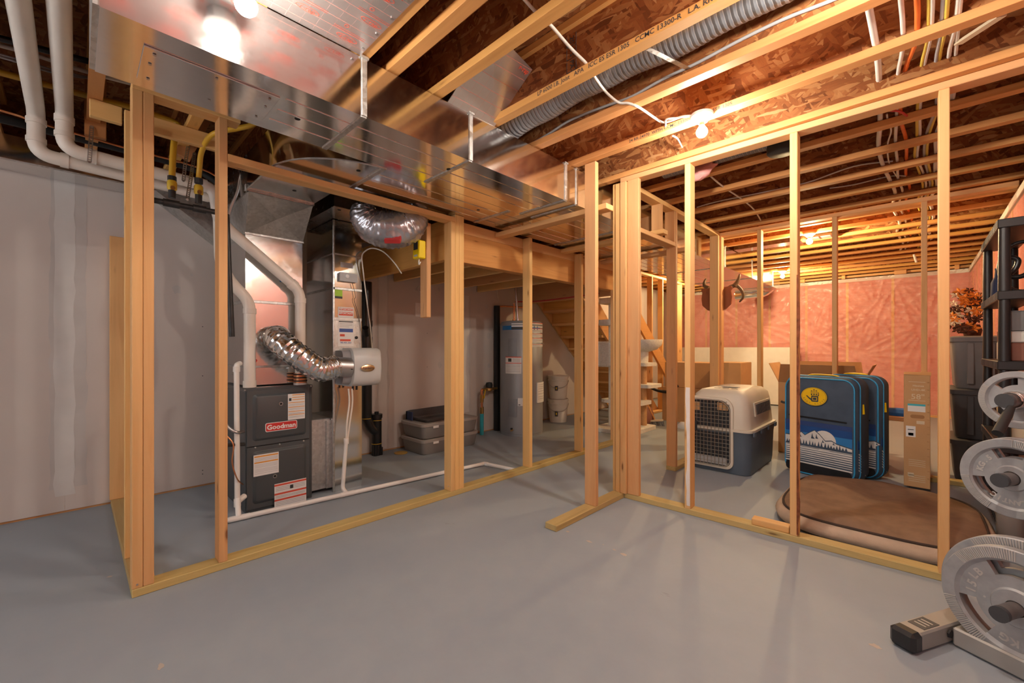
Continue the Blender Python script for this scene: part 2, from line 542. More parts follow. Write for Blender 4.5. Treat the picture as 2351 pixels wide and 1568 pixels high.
plain('bag_blue_light', (.02, .19, .50), .65)
plain('bag_sky', (.045, .36, .70), .5)
plain('bag_white', (.72, .72, .70), .7)
plain('badge_yellow', (.85, .55, .0), .5)
plain('bed_brown', (.245, .155, .10), .95, 0, .15, .12, 12, .5, 260)
plain('bed_tan', (.50, .385, .29), .95, 0, .15, .10, 10, .45, 260)
plain('piping_dark', (.05, .032, .025), .9)
plain('iron_grey', (.36, .365, .375), .52, .35, .5, .12, 22, .25, 120)
plain('iron_light', (.52, .50, .47), .5, .35, .5, .10, 22)
plain('peg_dark', (.06, .062, .068), .42, .2)
plain('peg_steel', (.22, .19, .18), .38, .7, .5, .2, 14)
plain('frame_grey', (.40, .385, .36), .42, .35, .5, .07, 8)
plain('shelf_black', (.020, .020, .022), .4, 0, .5, .15)
plain('tote_grey', (.19, .19, .192), .45, 0, .45, .06)
plain('tote_dark', (.075, .075, .078), .5, 0, .4, .08)
plain('beige', (.66, .55, .38), .5, 0, .4, .05)
plain('leaf_orange', (.75, .24, .03), .7, 0, .3, .25, 40)
plain('leaf_cream', (.80, .66, .46), .8, 0, .3, .15, 40)
plain('leaf_brown', (.09, .03, .014), .8, 0, .3, .3, 40)
plain('antler', (.16, .095, .045), .5, 0, .4, .45, 8)
plain('blue', (.02, .16, .55), .6)
plain('navy', (.03, .05, .13), .7)
plain('orange', (.85, .20, .01), .4)
plain('teal', (.04, .44, .55), .4)
plain('fibreglass', (.72, .33, .30), .95, 0, .1, .15, 18, .8, 40)
plain('foamboard', (.72, .70, .65), .8, 0, .2, .03)
def flex_mat():
    m, nt, b = newmat('flexgrey')
    setp(b, (.3, .32, .35), .3, .35, .6)
    v = coords(nt, rnd=False)
    sx = nd(nt, 'ShaderNodeSeparateXYZ'); lk(nt, v, sx.inputs[0])
    n = noise(nt, v, 14, 3)
    f = fmath(nt, 'FRACT', fmath(nt, 'ADD', fmath(nt, 'MULTIPLY', sx.outputs[0], 42.0), fmath(nt, 'MULTIPLY', n.outputs['Fac'], .5)))
    c = ramp(nt, f, [(.0, (.62, .63, .65)), (.12, (.22, .24, .27)), (.5, (.30, .32, .35)), (.9, (.24, .26, .29)), (1, (.6, .61, .63))])
    lk(nt, c, b.inputs['Base Color'])
    h = fmath(nt, 'ADD', fmath(nt, 'MULTIPLY', fmath(nt, 'PINGPONG', f, .5), .6), noise(nt, v, 9, 3).outputs['Fac'])
    bump(nt, b, h, .55, .02)
flex_mat()
plain('wrap_silver', (.42, .42, .45), .26, .75, .6, .25, 9, .8, 30)
plain('paint_chip', (.48, .42, .36), .9)
plain('bark', (.20, .065, .03), .9, 0, .2, .4, 30)
plain('paint_smear', (.78, .72, .68), .7)
plain('sisal_warm_lit', (.60, .34, .16), .9, 0, .1, .12, 90, .6, 300)  # sisal with the warm light on this post put into its colour
plain('bin_lid', (.40, .37, .345), .45, 0, .4, .04)
plain('red_tape', (.5, .03, .03), .4)
plain('book_a', (.55, .33, .08), .6); plain('book_b', (.45, .46, .44), .6); plain('book_c', (.30, .12, .08), .6)
def emis(name, col, s):
    m, nt, b = newmat(name)
    setp(b, (.9, .9, .88), .4)
    b.inputs['Emission Color'].default_value = (*col, 1); b.inputs['Emission Strength'].default_value = s
emis('bulb_near', NEAR_COL, BULB_NEAR); emis('bulb_dim', NEAR_COL, BULB_NEAR * .26); emis('bulb_mid', NEAR_COL, BULB_NEAR * .72); emis('bulb_low', NEAR_COL, BULB_NEAR * .40); emis('bulb_far', FAR_COL, BULB_FAR)
def clear(name, col, alpha, rough=.25):
    m, nt, b = newmat(name)
    setp(b, col, rough, 0, .5)
    tr = nd(nt, 'ShaderNodeBsdfTransparent'); tr.inputs[0].default_value = (*[min(1, q * .6 + .4) for q in col], 1)
    ms = nd(nt, 'ShaderNodeMixShader'); ms.inputs[0].default_value = alpha
    out = nt.nodes['Material Output']
    lk(nt, tr.outputs[0], ms.inputs[1]); lk(nt, b.outputs[0], ms.inputs[2]); lk(nt, ms.outputs[0], out.inputs[0])
    return m, nt, b
clear('bin_clear', (.36, .35, .34), .72)
clear('jar_clear', (.60, .58, .55), .35, .1)
def poly_mat():
    m, nt, b = clear('poly_film', (.90, .78, .74), .22, .20)
    setp(b, spec=1.0)
    v = coords(nt, rnd=False)
    n = noise(nt, v, 4.5, 4, .6, 2.5)
    bump(nt, b, n.outputs['Fac'], .25, .06)
poly_mat()
def batt():
    m, nt, b = newmat('pink_batt')
    v = coords(nt)
    n = noise(nt, v, 5, 5, .65); n2 = noise(nt, coords(nt, (3, 3, 40)), 1.0, 3)
    c = ramp(nt, n.outputs['Fac'], [(.3, (.62, .185, .145)), (.5, (.74, .27, .215)), (.72, (.82, .40, .33))])
    c = mix(nt, .15, c, ramp(nt, n2.outputs['Fac'], [(.3, (.5, .12, .10)), (.7, (.85, .45, .40))]))
    lk(nt, c, b.inputs['Base Color']); setp(b, rough=.95, spec=.1)
    bump(nt, b, n.outputs['Fac'], .4, .02)
batt()
# ================================================================ the shell
ZJ = 2.416                       # underside of the floor joists
XL, XR, YB, YF = -4.20, 0.68, 9.75, -3.2
XF, XFB = -2.547, -2.636         # front / back of the furnace-room partition
XC, XCB = -1.597, -1.686         # front / back of the closet partition
R = random.Random(7)

def lum(name, parent, x0, x1, y0, y1, z0, z1, ax='z', kind='wood', b=.003):
    return MB().box(x0, x1, y0, y1, z0, z1, b).build(name, kind + '_' + ax, parent, smooth=0)
def structure(name, label, loc=(0, 0, 0)):
    return thing(name, label, None, loc, kind='structure')

fl = MB().box(XL - .2, XR + .2, YF - .2, YB + .2, -.12, 0).build('floor', 'floor_paint', smooth=0)
for (px, py, s_) in ((1303, 1220, .018), (1352, 1243, .020), (1432, 1273, .020), (1410, 1262, .012), (2010, 1483, .022), (370, 1530, .02), (1385, 1250, .008)):
    c_ = onZ(px, py, 0)
    MB().prism([(c_.x + s_ * R.uniform(.5, 1.2) * math.cos(k * .63), c_.y + s_ * .6 * R.uniform(.5, 1.2) * math.sin(k * .63)) for k in range(10)], (0, 0, 0), (1, 0, 0), (0, 1, 0), .0006).build('paint_chip', 'paint_chip', fl, smooth=0)
tag(fl, 'blue grey painted concrete basement floor with scuffs', kind='structure')

# ---- ceiling: I-joists and the underside of the floor above
ceil_ = structure('ceiling', 'open ceiling of wooden I-joists under strand board subfloor')
JB = [1.315, 1.712, 2.10, 2.494, 2.925, 3.32, 3.735, 4.15, 4.575] + [4.985 + .41 * k for k in range(12)]
JB += [.911, 1.062] + [.505 - .405 * k for k in range(9)]
web_me = fl_me = None
JOIST = {}
for yb in sorted(JB):
    yc = yb - .029
    if web_me is None:
        w = MB().box(XL, XR, -.005, .005, ZJ + .034, ZJ + .27).build('joist', 'osb_web', ceil_, smooth=0)
        fb = MB().box(XL, XR, -.029, .029, ZJ, ZJ + .038, .002).build('bottom_flange', 'flange_x', w, smooth=0)
        ft = MB().box(XL, XR, -.029, .029, ZJ + .264, ZJ + .302, .002).build('top_flange', 'flange_x', w, smooth=0)
        web_me, fb_me, ft_me = w.data, fb.data, ft.data
    else:
        w = bpy.data.objects.new('joist', web_me); COL.objects.link(w); w.parent = ceil_
        for nm, me in (('bottom_flange', fb_me), ('top_flange', ft_me)):
            c = bpy.data.objects.new(nm, me); COL.objects.link(c); c.parent = w
    w.location = (0, yc, 0)
    JOIST[round(yb, 3)] = w
sheet = None
for iy in range(11):
    for ix in range(3):
        x0 = XL + 2.44 * ix - (1.2 if iy % 2 else 0); x1 = min(x0 + 2.437, XR); x0 = max(x0, XL)
        y0 = YF + 1.22 * iy
        if x1 - x0 > .05:
            MB().box(x0, x1, y0, min(y0 + 1.217, YB), ZJ + .3025, ZJ + .322).build('subfloor_panel', 'osb_floor', ceil_, smooth=0)
MB().box(XL - .2, XL, YF - .2, YB + .2, ZJ - .008, ZJ + .34).build('rim_board', 'osb_rim', ceil_, smooth=0)
MB().box(XR, XR + .2, YF - .2, YB + .2, ZJ - .008, ZJ + .34).build('rim_board', 'osb_rim', ceil_, smooth=0)
MB().box(XL, XR, YB, YB + .2, ZJ - .008, ZJ + .34).build('rim_board', 'osb_web', ceil_, smooth=0)
MB().box(XL, XR, YF - .2, YF, ZJ - .008, ZJ + .34).build('rim_board', 'osb_web', ceil_, smooth=0)
lum('sill_plate', ceil_, XL, XR, YB - .16, YB - .02, ZJ - .04, ZJ - .002, 'x')
for k in range(7):
    x = XL + .4 + .7 * k
    lum('block', ceil_, x, x + .05 + .1 * (k % 2), YB - .21, YB - .16, ZJ - .06, ZJ + .03, 'x')
# lettering on the joist flanges and webs
t = MB()
text_faces(t, 'LP 6000 I.B. Joist   APA   ICC ES ESR 1305   CCMC 13300-R   L.A. RR-2497', (-.95, 1.654, ZJ + .019), (1, 0, 0), (0, 0, 1), .030, bold=.0004)
o = t.build('flange_print', 'ink', JOIST[1.712], smooth=0); o.location = (0, -(1.712 - .029), 0)
t = MB()
text_faces(t, '24 RR-24970  WITH CCMC 13300-R   ICC ES ESR 1305', (-1.02, 2.436, ZJ + .019), (1, 0, 0), (0, 0, 1), .026, bold=.0003)
o = t.build('flange_print', 'ink', JOIST[2.494], smooth=0); o.location = (0, -(2.494 - .029), 0)
t = MB()
for i, (s, dx) in enumerate((('PA-', 0), ('PS', .0), ('20', .0))):
    z = ZJ + .085 + .062 * i
    text_faces(t, s, (-1.215, 1.677, z), (0, 0, -1), (1, 0, 0), .036, bold=.0005)
    for a, c in (((-1.245, z - .027), (-1.245, z + .027)), ((-1.19, z - .027), (-1.19, z + .027)), ((-1.245, z - .027), (-1.19, z - .027))):
        t.bar((a[0], 1.6765, a[1]), (c[0], 1.6765, c[1]), .002, .002)
o = t.build('web_print', 'ink', JOIST[1.712], smooth=0); o.location = (0, -(1.712 - .029), 0)
t = MB()
text_faces(t, '5:EAVNIN TB OTS', (-.95, 1.28, ZJ + .20), (1, 0, 0), (0, 0, 1), .05, bold=.0012)
o = t.build('web_print', 'ink', JOIST[1.315], smooth=0); o.location = (0, -(1.315 - .029), 0)

# ---- drywall on the left
wl = structure('wall_left', 'long taped but unpainted drywall wall behind the furnace and water heater')
for k, (y0, y1) in enumerate(((YF, -1.27), (-1.27, -.05), (-.05, 2.33), (2.33, 3.5), (3.5, 5.95), (5.95, 8.4), (8.4, YB))):
    MB().box(XL - .013, XL, y0 + .0004, y1 - .0004, .016, ZJ - .01).build('drywall_sheet', 'drywall', wl, smooth=0)
MB().box(XL - .05, XL - .013, YF, YB, 0, .038).build('bottom_plate', 'wood_y', wl, smooth=0)
MB().box(XL - .2, XL - .05, YF, YB, 0, ZJ).build('foundation', 'concrete', wl, smooth=0)
def mud(y0, y1, z0, z1, mat, th, seed, jag=.012, n=26):
    q = random.Random(seed)
    L = []; Rr = []
    for i in range(n + 1):
        z = z0 + (z1 - z0) * i / n
        L.append((y0 + q.uniform(-1, 1) * jag, z)); Rr.append((y1 + q.uniform(-1, 1) * jag, z))
    return MB().prism(L + Rr[::-1], (XL, 0, 0), (0, 1, 0), (0, 0, 1), th).build('joint_compound', mat, wl, smooth=0)
mud(-.12, .055, .17, ZJ - .02, 'mud_edge', .0010, 1, .008)
mud(-.10, -.004, .12, ZJ - .02, 'joint_mud', .0018, 2, .006)
mud(2.255, 2.40, .02, 2.3, 'mud_edge', .0010, 3, .012)
mud(2.275, 2.375, .03, 2.3, 'joint_mud', .0018, 4, .007)
mud(3.43, 3.58, .25, 1.8, 'mud_edge', .0010, 5, .012)
mud(3.45, 3.545, .3, 1.8, 'joint_mud', .0018, 6, .008)
mud(5.88, 6.02, .1, 2.2, 'joint_mud', .0018, 8, .008)
q = random.Random(11)
for (px, py, s) in ((405, 665, .03), (440, 630, .012), (930, 610, .03), (955, 665, .012), (1118, 703, .03), (1122, 770, .04), (1010, 838, .03), (1123, 840, .03), (868, 925, .05), (1008, 665, .02), (958, 540, .03)):
    c = onX(px, py, XL)
    pl = [(s * q.uniform(.6, 1.2) * math.cos(a), s * 1.3 * q.uniform(.6, 1.2) * math.sin(a)) for a in [k * .7 for k in range(9)]]
    MB().prism(pl, (XL, c.y, c.z), (0, 1, 0), (0, 0, 1), .0012).build('screw_patch', 'mud_edge', wl, smooth=0)
m = MB()
for (y, z) in [(y, z) for y in (.35, .72, 1.9, 2.9, 3.2, 4.5) for z in (.1, .13, .9, 1.3)]:
    m.cyl((XL, y, z), (XL + .001, y, z), .004, n=8)
m.build('screw_heads', 'ink', wl, smooth=0)['kind'] = 'stuff'

# ---- insulated foundation walls behind clear film
def film_folds(u, z, foci):
    d = 0.0
    for (fu, fz, amp, k, ph, rr) in foci:
        du, dz = u - fu, z - fz
        r = math.hypot(du, dz) + 1e-4
        a = math.atan2(dz, du)
        w = math.exp(-((r - .25) / rr) ** 2) if r > .25 else r / .25
        s = math.sin(k * a + ph + .7 * math.sin(3 * a + ph))
        d += amp * w * (1 - abs(s)) ** 4
    d += .004 * math.sin(6 * u + 3 * z) + .003 * math.sin(17 * z + 2 * math.sin(3 * u))
    return d
def insulated(name, label, along, u0, u1, flip, plane):
    """along: 'x' for a wall of constant y = plane, 'y' for constant x; the studs and batts stand on the room side"""
    w = structure(name, label)
    sgn = -1.0
    P = (lambda u, d, z: (u, plane + sgn * d, z)) if along == 'x' else (lambda u, d, z: (plane + sgn * d, u, z))
    def slab(nm, mat, a0, a1, d0, d1, z0, z1, b=0):
        A = P(a0, d0, z0); B = P(a1, d1, z1)
        return MB().box(min(A[0], B[0]), max(A[0], B[0]), min(A[1], B[1]), max(A[1], B[1]), z0, z1, b).build(nm, mat, w, smooth=0)
    slab('foundation', 'concrete', u0, u1, -.2, 0, 0, ZJ)
    ax = along
    slab('bottom_plate', 'wood_' + ax, u0, u1, .02, .11, 0, .038)
    slab('top_plate', 'wood_' + ax, u0, u1, .02, .11, 2.30, 2.338)
    n = int((u1 - u0) / .61)
    for k in range(n + 1):
        uu = u0 + .2 + .61 * k
        if uu + .04 > u1: break
        slab('stud', 'wood_z', uu, uu + .038, .02, .11, .038, 2.30)
        if uu + .61 < u1 + .3:
            slab('insulation_batt', 'pink_batt', uu + .038, min(uu + .61, u1), .02, .105, .038, 2.30)
    slab('insulation_batt', 'pink_batt', u0, u0 + .2, .02, .105, .038, 2.30)
    q = random.Random(len(name))
    foci = [(u0 + f * (u1 - u0), z, .036 if along == 'x' else .018, k, q.uniform(0, 6), rr) for f, z, k, rr in
            ((.50, 2.27, 11, .9), (.62, 2.27, 13, .8), (.75, 1.75, 9, .5), (.88, 1.5, 12, .45), (.80, 2.25, 10, .6), (.93, 2.2, 9, .5), (.57, 1.25, 8, .5), (.7, 1.0, 9, .5), (.2, 2.2, 11, 1.2), (.35, 1.6, 9, .6))]
    mb = MB()
    nu = 230 if along == 'x' else 200
    mb.grid(lambda a, c: P(u0 + a * (u1 - u0), .125 + film_folds(u0 + a * (u1 - u0), .02 + c * 2.34, foci), .02 + c * 2.34), nu, 110)
    mb.build('poly_film', 'poly_film', w, smooth=60)
    slab('film_tape', 'offwhite', u0, u1, .122, .128, 2.30, 2.36)
    return w
insulated('wall_back', 'far insulated wall of pink batts behind wrinkled clear film', 'x', XL, XR, False, YB)
insulated('wall_right', 'side wall of pink batts behind clear film beside the black shelf', 'y', YF, YB, False, XR)
wf = structure('wall_front', 'drywall end wall of the open room with two added windows for daylight fill')
FILL_WINS = ((-3.5, -2.1), (-1.6, -.2))  # unseen windows added so sky light fills the room
xs = [XL - .2] + [v for w_ in FILL_WINS for v in w_] + [XR + .2]
for k in range(0, len(xs), 2):
    MB().box(xs[k], xs[k + 1], YF - .2, YF, 0, ZJ).build('drywall_sheet', 'drywall', wf, smooth=0)
for k, (x0, x1) in enumerate(FILL_WINS):
    MB().box(x0, x1, YF - .2, YF, 0, 1.25).build('drywall_sheet', 'drywall', wf, smooth=0)
    MB().box(x0, x1, YF - .2, YF, 2.25, ZJ).build('drywall_sheet', 'drywall', wf, smooth=0)
    wn = structure('fill_window_%d' % (k + 1), 'white framed opening added to the end wall for daylight fill')
    for (a0, a1, z0, z1) in ((x0, x0 + .05, 1.25, 2.25), (x1 - .05, x1, 1.25, 2.25), (x0 + .05, x1 - .05, 1.25, 1.30), (x0 + .05, x1 - .05, 2.20, 2.25), ((x0 + x1) / 2 - .03, (x0 + x1) / 2 + .03, 1.30, 2.20)):
        MB().box(a0, a1, YF - .14, YF - .06, z0, z1, .004).build('frame', 'white', wn, smooth=0)

# ================================================================ partitions of bare studs
def yfront(x):            # the storage partition is not quite square to the rest
    return 2.868 + .0235 * (x + 1.6)
wu = structure('wall_furnace_room', 'open stud partition with a header around the furnace room')
lum('bottom_plate', wu, XFB, XF, .176, 4.45, 0, .038, 'y', 'treated')
for y0, y1, zt in ((.176, .214, 2.30), (.2152, .2532, 2.30), (.504, .542, 2.30), (1.976, 2.014, 2.087), (2.015, 2.053, 2.148), (2.054, 2.101, 2.148), (2.87, 2.908, 2.132), (3.68, 3.718, 2.115), (4.412, 4.45, 1.814)):
    lum('stud', wu, XFB, XF, y0, y1, .038, zt)
lum('top_plate', wu, XFB, XF, .176, .60, 2.30, 2.338, 'y')
lum('header', wu, XFB, XF, .504 + .0385, 2.014, 2.087, 2.125, 'y')
for yb, x1, zb in ((2.518, -1.535, 2.082), (3.44, -1.55, 2.096), (4.20, -1.60, 2.09)):
    lum('blocking', wu, XFB, x1, yb, yb + .089, zb, zb + .038, 'x')
# the short return to the drywall
lum('bottom_plate', wu, XL + .003, XFB, .176, .265, 0, .038, 'x', 'treated')
lum('stud', wu, -2.985, -2.947, .176, .265, .038, 2.36)
lum('stud', wu, XL + .002, XL + .040, .170, .259, .038, 1.93)
for (px, py, X0, s) in ((315, 1342, XF, .004), (1013, 1110, XFB, .003)):
    c = onX(px, py, X0)
    MB().cyl((XF, c.y, c.z), (XF + .003, c.y, c.z), s, n=10).build('screw', 'steel', wu)

wc = structure('wall_closet', 'stud partition with a framed doorway between hall and storage')
lum('bottom_plate', wc, XCB, XC, 2.045, 2.866, 0, .038, 'y', 'treated')
lum('stud', wc, XCB, XC, 2.478, 2.516, .038, 2.412)
lum('stud', wc, XCB - .004, XCB + .034, 2.862, 2.951, .038, 2.378)
lum('stud', wc, -1.662, -1.624, 2.852, 2.941, .038, 2.372)
lum('stud', wc, -1.620, -1.571, 2.846, 2.884, .038, 2.372)
lum('bottom_plate', wc, XCB, XC, 3.80, 4.99, 0, .038, 'y', 'treated')
lum('stud', wc, XCB, XC, 3.805, 3.843, .038, 2.372)
lum('top_plate', wc, XCB, XC, 2.96, 5.03, 2.372, 2.41, 'y')
lum('header', wc, XCB, XC, 2.945, 3.805, 2.052, 2.090, 'y')
for y0 in (3.09, 3.50):
    lum('cripple_stud', wc, XCB, XC, y0, y0 + .038, 2.090, 2.372)
lum('header_block', wc, XCB, XC, 3.77, 3.803, 2.09, 2.372)
lum('stud', wc, XCB, XC, 4.93, 4.968, .038, 2.372)

ws = structure('wall_storage', 'open stud partition in front of the dog crate and bags')
def skewbox(nm, parent, x0, x1, dy0, dy1, z0, z1, mat):
    a = Vector((x0, yfront(x0), 0)); c = Vector((x1, yfront(x1), 0)); d = (c - a).normalized(); s = Vector((-d.y, d.x, 0))
    ctr = (a + c) / 2 + s * (dy0 + dy1) / 2
    return MB().obox((ctr.x, ctr.y, (z0 + z1) / 2), d, s, (0, 0, 1), (c - a).length / 2, (dy1 - dy0) / 2, (z1 - z0) / 2, .003).build(nm, mat, parent, smooth=0)
skewbox('bottom_plate', ws, -1.597, XR - .13, 0, .089, 0, .038, 'treated_x')
skewbox('top_plate', ws, -1.63, XR - .13, 0, .089, 2.378, 2.414, 'wood_x')
skewbox('stud', ws, -1.569, -1.480, -.002, .036, .038, 2.378, 'wood_z')
for x0 in (-1.149, -.543, .068):
    skewbox('stud', ws, x0, x0 + .038, .001, .090, .038, 2.378, 'wood_z')
skewbox('stud', ws, XR - .17, XR - .132, .001, .090, .038, 2.378, 'wood_z')
# knots of bark edge on one stud and a spare block on the plate

m = MB()
P_ = []
for k in range(25):
    z = .05 + 1.5 * k / 24
    P_.append((-.505 + .001 + R.uniform(.0, .012), z))
P_ = [(-.509, .05)] + P_ + [(-.509, 1.55)]
m.prism([(x, z) for x, z in P_], (0, yfront(-.5) + .003, 0), (1, 0, 0), (0, 0, 1), .006)
m.build('bark_edge', 'bark', ws, smooth=0)
m = MB(); P_ = [(-1.135 + R.uniform(-.008, .004), .06 + .05 * k) for k in range(17)]
m.prism(P_ + [(-1.1125, .86), (-1.1125, .06)], (0, yfront(-1.12) + .0005, 0), (1, 0, 0), (0, 0, 1), .0006)
m.build('paint_smear', 'paint_smear', ws, smooth=0)
wfar = structure('wall_storage_far', 'far stud partition behind the dog crate with open bays')
lum('top_plate', wfar, -1.69, XR - .13, 5.0, 5.089, 2.37, 2.408, 'x')
lum('stud', wfar, -1.69, -1.652, 5.0, 5.089, 0, 2.37)
lum('stud', wfar, -1.625, -1.587, 5.0, 5.089, 0, 2.37)
for x0 in (-1.232, -.597, .012):
    lum('stud', wfar, x0, x0 + .038, 5.0, 5.089, 0, 2.37)
lum('bottom_plate', wfar, .0, XR - .13, 5.0, 5.089, 0, .038, 'x', 'treated')

# ---- beams round the stair opening
lum('beam', ceil_, XFB - .09, XFB - .001, 2.06, 4.9, 1.815, 2.045, 'y', 'lvl')
lum('beam', ceil_, XFB - .09, XFB - .001, 2.06, 4.9, 2.046, 2.135, 'y', 'wood')
lum('beam', ceil_, XL + .001, XFB - .001, 2.0, 2.058, 1.815, 2.13, 'x', 'lvl')
for k in range(4):
    lum('joist_stub', ceil_, XL + .01, XFB - .1, 2.45 + .41 * k, 2.488 + .41 * k, 1.86, 2.1, 'x', 'wood')
MB().box(XL + .001, XFB - .092, 2.06, 4.35, 2.10, 2.12).build('landing_deck', 'osb_floor', ceil_, smooth=0)

lum('beam', ceil_, XL + .001, XFB - .092, 4.60, 4.66, 1.775, 2.10, 'x', 'wood')
wst = structure('wall_stair', 'full height stud wall along the stairs')
lum('top_plate', wst, -3.34, -3.25, 5.9, 8.6, 2.33, 2.368, 'y')
lum('bottom_plate', wst, -3.34, -3.25, 5.9, 8.6, 0, .038, 'y')
for k in range(7):
    lum('stud', wst, -3.34, -3.25, 5.95 + .41 * k, 5.988 + .41 * k, .038, 2.33)
a, c = (5.9, 2.02), (7.6, .58)
MB().prism([(a[0], a[1]), (c[0], c[1]), (c[0], c[1] - .26), (a[0], a[1] - .26)], (-3.249, 0, 0), (0, 1, 0), (0, 0, 1), .038).build('skirt_board', 'lvl_y', wst, smooth=0)
# ================================================================ bulbs
def bulb(px, py, loc, label, far=False, r=.030, drop=0.0, mat=None):
    x, y, z = loc
    t = thing('light_bulb_fixture', label, 'lamp', (x, y, ZJ - drop), 'bare bulbs on porcelain holders')
    z0 = ZJ - drop
    MB().lathe([(.058, 0), (.060, -.006), (.056, -.020), (.036, -.030), (.030, -.042), (.024, -.044)], (x, y, z0), 28).build('holder', 'porcelain', t, 50)
    if drop > .02: MB().lathe([(.05, 0), (.05, drop - .007)], (x, y, z0), 8).build('junction_box', 'steel', t)
    MB().lathe([(.0135, -.038), (.0135, -.062)], (x, y, z0), 16).build('socket', 'brass', t)
    prof = [(.0125, -.058), (.015, -.068)]
    for k in range(1, 9):
        a = math.pi * k / 8
        prof.append((max(.0005, r * math.sin(a * .86 + .42) if False else r * math.sin(.45 + (math.pi - .45) * k / 8)), -.098 + r * math.cos(.45 + (math.pi - .45) * k / 8)))
    MB().lathe(prof, (x, y, z0), 18).build('bulb', mat or ('bulb_far' if far else 'bulb_near'), t, 80)
    return t
bulb(0, 0, (-1.60, .392, 0), 'bare lit bulb beside the wide duct and foil panel', r=.034, drop=.056, mat='bulb_dim')
bulb(0, 0, (-.862, 2.40, 0), 'bare lit bulb under the joist by the storage partition', mat='bulb_mid')
bulb(0, 0, (-.05, 1.55, 0), 'bare lit bulb over the open floor by the weight rack', mat='bulb_mid')
bulb(0, 0, (-1.30, -1.50, 0), 'added fill bulb over the unseen end of the room', mat='bulb_low')  # added behind the camera, out of view, as fill light
bulb(0, 0, (-.886, 5.72, 0), 'bare lit bulb just past the far stud partition', True)
bulb(0, 0, (-1.64, 8.20, 0), 'bare lit bulb near the far pink wall', True)
bulb(0, 0, (-2.90, 7.50, 0), 'added fill bulb hidden behind a stud past the wide ducts', True)  # added out of sight to brighten the storage corner by the stairs
# ================================================================ sheet metal ducts
DF, DM, DB_, DZ0, DZ1 = -1.763, -2.19, -2.60, 2.15, 2.406
def shell(name, label, cat='duct', loc=(0, 0, 0), group=None): return thing(name, label, cat, loc, group)
def beads(parent, x0, x1, ys, z, n, mat='galv'):
    """raised lengthwise beads on the underside of a duct"""
    for k in range(n):
        x = x0 + (x1 - x0) * (k + 1) / (n + 1)
        MB().box(x - .004, x + .004, ys[0], ys[1], z - .003, z + .001, .0015).build('bead', mat, parent, smooth=0)
def cleat(parent, y, x0, x1, z0, z1, w=.013):
    m = MB().box(x1 - .002, x1 + .006, y - w, y + w, z0, z1, .002)
    m.build('drive_cleat', 'galv_dull', parent, smooth=0)
    MB().box(x0, x1, y - w, y + w, z0 - .006, z0 + .002, .002).build('slip_cleat', 'galv_dull', parent, smooth=0)
    MB().box(x1 - .004, x1 + .012, y - .018, y + .018, z1 - .004, z1 + .006).build('cleat_tab', 'galv_dull', parent, smooth=0)
tr = shell('supply_duct', 'long shiny rectangular trunk duct hung under the joists')
YE = 8.6
MB().box(DM, DF, .05, YE, DZ0, DZ1).build('casing', 'galv', tr, smooth=0)
m = MB().add([(DM, .05, DZ0), (DM, .05, DZ1), (DF, .05, DZ1), (DF, .05, DZ0)], [(0, 1, 2, 3)])
MB().box(DM + .002, DF - .002, .035, .05, DZ0 + .004, DZ1 - .004).build('end_cap', 'galv_dull', tr, smooth=0)
for y in (.885, 1.50, 2.36, 2.49, 3.3, 4.5, 5.7, 6.9, 8.1):
    cleat(tr, y, DM, DF, DZ0, DZ1)
beads(tr, DM, DF, (.60, .872), DZ0, 3)
for a, c in ((.90, 1.487), (1.514, 2.345), (2.51, 3.28), (3.33, 4.48), (4.52, 5.68)):
    beads(tr, DM, DF, (a, c), DZ0, 3)
ap = MB().box(DM + .07, DF - .11, .16, .58, DZ0 - .006, DZ0 - .0005, .002).build('access_panel', 'galv', tr, smooth=0)
for (x, y) in ((DM + .10, .19), (DM + .10, .38), (DM + .10, .55), (DF - .14, .19), (DF - .14, .37), (DF - .14, .55), ((DM + DF) / 2, .185), ((DM + DF) / 2, .555)):
    MB().lathe([(.005, -.0035), (.005, -.001), (.002, 0)], (x, y, DZ0 - .0065), 8).build('screw', 'steel', ap)
def plughole(parent, px, py, z=DZ0 - .0008):
    c = onZ(px, py, z)
    MB().lathe([(.012, 0), (.012, -.0012), (.009, -.0012)], (c.x, c.y, z), 16).build('test_hole_plug', 'rubber', parent)
for p in ((683, 273), (1030, 389), (1098, 482), (823, 392)): plughole(tr, *p)

rt = shell('return_duct', 'second trunk duct with a curved elbow beside the supply trunk')
MB().box(DB_, DM - .001, 1.20, YE, DZ0 - .001, DZ1 - .03).build('casing', 'galv', rt, smooth=0)
for y in (1.22, 2.25, 3.3, 4.5, 5.7, 6.9): cleat(rt, y, DB_, DM - .012, DZ0 - .001, DZ1 - .04)
for a, c in ((1.25, 2.23), (2.27, 3.28), (3.33, 4.48), (4.52, 5.68), (5.72, 6.88)): beads(rt, DB_, DM, (a, c), DZ0 - .001, 3)
# elbow: outer cheek swings from the branch (running in +x) to the trunk (running in +y)
oc = Vector((-2.73, 1.20, 0))
outer = [(-3.10, .765)] + [(-2.66 + .47 * math.sin(a), 1.235 - .47 * math.cos(a)) for a in [math.pi / 2 * k / 14 for k in range(15)]]
inner = [(-2.60 - .0, 1.235), (-2.62, 1.195), (-2.66, 1.175), (-3.10, 1.175)]
poly = outer + [(DM, 1.30), (DB_, 1.30)] + inner
MB().prism(poly, (0, 0, DZ0), (1, 0, 0), (0, 1, 0), DZ1 - .03 - DZ0).build('elbow', 'galv', rt, 30)
mm = MB()
mm.tube([(p[0], p[1], DZ0 - .002) for p in outer], .005, 6)
mm.build('elbow_seam', 'galv_dull', rt)
MB().box(-3.13, -3.10, .755, 1.185, DZ0 - .012, DZ0 + .03, .003).build('flange', 'galv_dull', rt, smooth=0)
plughole(rt, 676, 438, DZ0 - .0008)

